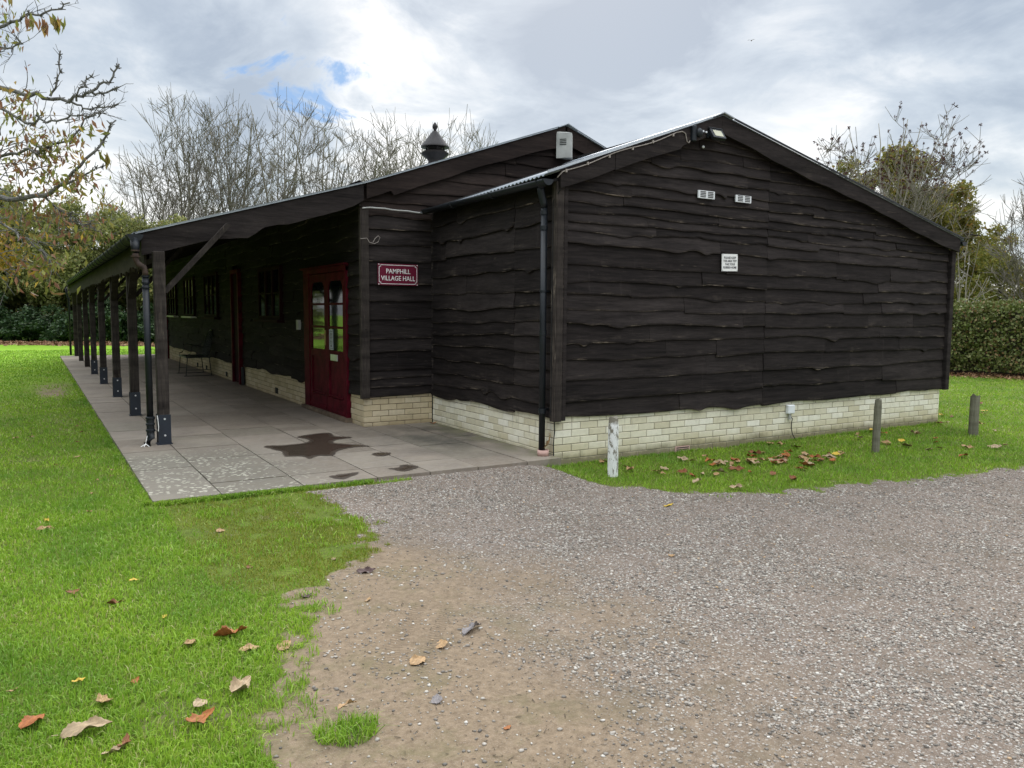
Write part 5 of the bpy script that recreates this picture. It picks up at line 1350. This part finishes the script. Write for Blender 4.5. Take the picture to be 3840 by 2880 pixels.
# ------------------------------------------------------------------ wood on the left
BL = [(-10.4, 41.5), (-8.8, 40.6), (-7.2, 39.6), (-5.8, 38.8), (-4.4, 38.0), (-3.0, 37.2), (-1.6, 36.4), (-.2, 35.6), (1.3, 34.8), (2.9, 33.9)]
hs = [7.6, 7.9, 7.3, 7.4, 7.0, 6.8, 6.5, 6.6, 6.0, 5.6]
lab = ['leftmost', 'second', 'third', 'fourth', 'fifth', 'sixth', 'seventh', 'eighth', 'ninth', 'last']
pr = []
for s_ in range(3):
    pr.append(leafy_tree('scrub_tree', 500+s_, 6, [(0, 0, 4.3, 1.5), (.8, .3, 3.0, 1.5), (-.9, -.2, 2.8, 1.5), (0, 0, 1.7, 1.5), (.4, 0, 5.1, .9)], 17000, .15, 'scrub', blobr=.5, nb=95, r0=.09, stems=3))
for i, (x_, y_) in enumerate(BL):
    o_ = pr[i % 3] if i < 3 else copy_tree(pr[i % 3])
    o_.location = (x_, y_, -.1); o_.rotation_euler = (0, 0, i*2.1); o_.scale = (1, 1, hs[i]/6)
    tag(o_, f'{lab[i]} brownish green scrub tree from the left in the wood beyond the lawn', 'tree', 'scrub trees of the wood beyond the lawn')
pr = []
for s_ in range(2):
    pr.append(leafy_tree('laurel_bush', 520+s_, 2.4, [(0, 0, 1.2, 1.0), (.8, 0, .9, .8), (-.8, 0, .9, .8), (0, 0, 1.9, .6)], 6500, .17, 'laurel', blobr=.4, nb=50, r0=.05, stems=2))
for i in range(9):
    t_ = i/8; x_, y_ = -9.5+12.5*t_, 38.9-7.3*t_
    o_ = pr[i % 2] if i < 2 else copy_tree(pr[i % 2])
    o_.location = (x_+random.uniform(-.3, .3), y_+random.uniform(-.3, .3), -.1); o_.rotation_euler = (0, 0, i*1.3); o_.scale = (1, 1, random.uniform(.65, 1.1))
    tag(o_, f'{lab[i]} dark green laurel bush from the left at the foot of the wood', 'bush', 'laurel bushes at the foot of the wood')
# the same wood wraps round the left of the lawn; its reflection shows in the door glass and windows
for i in range(9):
    o_ = copy_tree(bpy.data.objects['scrub_tree' if i % 2 else 'scrub_tree.001']); y_ = 1.5+i*3.6
    o_.location = (-13.4-(i % 2)*.9-.12*i, y_, -.1); o_.rotation_euler = (0, 0, i*1.9); o_.scale = (1.25, 1.25, 1.15)
    tag(o_, 'scrub tree beyond the left margin of the photo, seen only reflected in the door glass', 'tree', 'scrub trees beyond the left margin of the photo')
for i in range(10):
    o_ = copy_tree(bpy.data.objects['laurel_bush']); o_.location = (-12.2-(i % 3)*.3, 1.0+i*3.1, -.1); o_.rotation_euler = (0, 0, i*2.3); o_.scale = (1.3, 1.3, 1.1)
    tag(o_, 'laurel bush beyond the left margin of the photo, seen only reflected in the windows', 'bush', 'laurel bushes beyond the left margin of the photo')
# dark deep wood mass behind, so no sky shows under the crowns
cs = []; rs = []
for i in range(60):
    t_ = RNG.random(); cs.append((-14+24*t_+RNG.normal(0, .4), 45.5-13.5*t_+RNG.normal(0, .4), RNG.uniform(.4, 4.2))); rs.append(1.2)
ww = leafcloud('woodland', cs, rs, 42000, .26, 'scrub', None); tag(ww, 'deep shade of the far wood behind the scrub trees', 'woodland', kind='stuff')
# yellow-leaved tree at left
t = leafy_tree('hazel_tree', 540, 5.2, [(0, 0, 3.9, 1.1), (.8, -.4, 3.3, .9), (-.8, .4, 3.3, 1.1), (1.3, -.6, 2.7, .6)], 5200, .10, 'yellow_leaf', bark='bark_pale', blobr=.4, nb=60, r0=.07, stems=3, hang=.8, zlo=1.6)
t.location = (-6.6, 14.5, 0); tag(t, 'small tree with yellow leaves at the left edge in front of the wood', 'tree')

# ------------------------------------------------------------------ chestnut overhanging from the left
CH = empty('chestnut_tree', (0, 0, 0)); tag(CH, 'chestnut tree reaching in from the left with lichened twigs and browning leaves', 'tree')
PATHS = dict(
A=([(-6.09, 4.36, 2.23), (-5.28, 3.67, 2.56), (-4.77, 3.14, 2.64), (-4.39, 2.67, 2.63), (-4.21, 2.46, 2.75), (-4.07, 2.27, 2.9), (-3.87, 2.18, 3.15), (-3.76, 2.14, 3.35)], .06, .009),
A2=([(-4.21, 2.46, 2.75), (-3.96, 2.44, 2.89), (-3.8, 2.59, 2.99)], .014, .006),
B=([(-6.08, 4.7, 3.36), (-5.26, 4.01, 3.72), (-4.73, 3.35, 3.79), (-4.41, 3.03, 3.68), (-4.13, 2.74, 3.63), (-3.93, 2.5, 3.67), (-3.79, 2.43, 3.79), (-3.69, 2.39, 3.96)], .05, .010),
B2=([(-3.93, 2.5, 3.67), (-3.83, 2.44, 3.67), (-3.71, 2.26, 3.7)], .016, .010), B3=([(-4.13, 2.74, 3.63), (-4.0, 2.77, 3.56), (-3.86, 2.69, 3.56), (-3.69, 2.59, 3.61)], .017, .009),
B4=([(-4.29, 2.83, 3.64), (-4.22, 2.7, 3.81), (-4.19, 2.71, 4.09)], .017, .009), B5=([(-4.09, 2.71, 3.64), (-4.01, 2.56, 3.72), (-3.92, 2.52, 3.86)], .014, .008),
C=([(-6.06, 4.89, 4.16), (-5.16, 4.26, 4.44), (-4.71, 3.89, 4.56), (-4.49, 3.65, 4.65), (-4.28, 3.4, 4.66), (-4.06, 3.28, 4.76)], .04, .009),
Dd=([(-5.26, 4.01, 3.72), (-4.73, 2.97, 3.5), (-4.5, 2.58, 3.32), (-4.31, 2.34, 3.31), (-4.08, 2.21, 3.37), (-3.96, 2.14, 3.36)], .025, .008),
E=([(-5.28, 3.67, 2.56), (-4.76, 3.54, 3.14), (-4.43, 3.1, 3.13), (-4.14, 2.82, 3.25), (-3.93, 2.6, 3.47), (-3.81, 2.53, 3.49)], .03, .007),
Ff=([(-4.39, 2.67, 2.63), (-4.25, 2.81, 2.52), (-4.09, 2.7, 2.4), (-3.9, 2.7, 2.31)], .018, .006),
Gg=([(-5.28, 3.67, 2.56), (-4.77, 2.64, 2.35), (-4.55, 2.37, 2.16), (-4.36, 2.24, 1.99)], .025, .006),
H=([(-6.06, 4.89, 4.16), (-5.11, 3.25, 3.99), (-4.7, 2.65, 3.99), (-4.51, 2.42, 4.02)], .03, .007))
tr = MB(); tr.tube([(-6.25, 4.2, -.1), (-6.22, 4.25, 1.0), (-6.15, 4.4, 2.2), (-6.1, 4.6, 3.4), (-6.05, 4.9, 4.6), (-5.9, 5.2, 6.2)], [.24, .19, .17, .14, .11, .06], 14); tr.build('trunk', 'bark_lichen', CH, True)
br = MB(); rnd = random.Random(3); lp = []
def twigs(P, n, L, r, lev, up_=.3):
    for _ in range(n):
        i = rnd.randrange(len(P)-1); q = P[i].lerp(P[i+1], rnd.random()); fw = (P[i+1]-P[i]).normalized()
        d = (fw*.8+Vector((rnd.gauss(0, .6), rnd.gauss(0, .6), rnd.gauss(0, .5)+up_))).normalized()
        pts = [q]; ln = L*rnd.uniform(.5, 1.3)
        for k in range(4):
            d = (d+Vector((rnd.gauss(0, .22), rnd.gauss(0, .22), rnd.gauss(.03, .2)))).normalized(); pts.append(pts[-1]+d*ln/4)
        br.tube(pts, [r, r*.8, r*.65, r*.5, r*.45], 5, False)
        if lev: twigs(pts, 3, L*.55, r*.6, lev-1, up_)
        lp.append((pts[-1], lev)); lp.append((pts[2], lev))
for key, (pts, ra, rb) in PATHS.items():
    P = [Vector(p) for p in pts]; Q = []
    for i in range(len(P)-1):
        for k in range(4): Q.append(P[i].lerp(P[i+1], k/4)+Vector((rnd.gauss(0, .012), rnd.gauss(0, .012), rnd.gauss(0, .012))))
    Q.append(P[-1]); m__ = len(Q)
    br.tube(Q, [.78*(ra+(rb-ra)*(i/(m__-1))**.6) for i in range(m__)], 8)
    # knobbly spurs
    for _ in range(m__*3):
        i = rnd.randrange(m__//3, m__-1); q = Q[i]; d = Vector((rnd.gauss(0, 1), rnd.gauss(0, 1), rnd.gauss(.3, 1))).normalized()
        br.tube([q, q+d*rnd.uniform(.015, .05)], [.007, .004], 5)
    leafy = key in ('A', 'Ff', 'Gg', 'E', 'H', 'Dd', 'C')
    if leafy and key in 'CHB': twigs(Q, 10, .30, .004, 1, .2)
    if leafy: twigs(Q[:max(3, int(m__*(.8 if key in 'AC' else 1)))], dict(A=18, Ff=12, Gg=18, E=16, H=12, Dd=13, C=11)[key], .36, .0045, 1, -.05 if key in ('Gg', 'Ff', 'A') else .15)
    else: twigs(Q, 5, .16, .0045, 0, .3)
# extra inner twigs so the left edge is filled
for _ in range(46):
    q = Vector((rnd.uniform(-5.35, -4.35), 0, rnd.uniform(1.95, 3.55))); q.y = 2.4+(-4.4-q.x)*.8+rnd.uniform(-.1, 1.2)
    twigs([q, q+Vector((rnd.uniform(.15, .35), rnd.uniform(-.35, 0), rnd.uniform(-.2, .25)))], 3, .34, .006, 0, 0)
br.build('branches', 'bark_lichen', CH)
cs = [tuple(p+Vector((0, 0, -.03))) for p, l_ in lp if not (p.z > 3.3 and p.x > -4.35) and not (p.z > 3.75 and rnd.random() < .6) and not (p.x > -3.78)]
leafcloud('leaves', cs, np.full(len(cs), .13), int(len(cs)*1.9), .085, 'chestnut_leaf', CH, hang=1.5, aspect=.34)
# a few single hanging leaves near the top
hp = [(-4.2, 3.3, 4.55), (-4.15, 3.3, 4.50), (-4.33, 3.4, 4.5), (-4.42, 3.5, 4.55), (-3.86, 2.3, 3.0)]
leafcloud('leaves', hp, np.full(5, .05), 26, .15, 'chestnut_leaf', CH, hang=4, aspect=.35)

# ------------------------------------------------------------------ bird
br_s = .55
bd = MB(); bd.lathe([(.01, -.12), (.05, -.06), (.06, 0), (.05, .06), (.02, .12)], (0, 0, 0), 8)
b_ = MB(); b_.add([(-.02, 0, .02), (.06, 0, .02), (.1, .22, .12), (.02, .45, .05), (-.06, .22, .1)], [(0, 1, 2, 4), (2, 3, 4)]); b_.add([(-.02, 0, .02), (.06, 0, .02), (.1, -.22, .12), (.02, -.45, .05), (-.06, -.22, .1)], [(0, 4, 2, 1), (2, 4, 3)])
br_ = empty('bird', (31.6, 26.9, 17.2), .6); br_.scale = (.55,)*3; tag(br_, 'tiny dark bird flying in the cloudy sky over the gable', 'bird')
bo = bd.build('body', 'seed', br_, True); bo.rotation_euler = (0, R(90), 0); b_.build('wings', 'seed', br_)
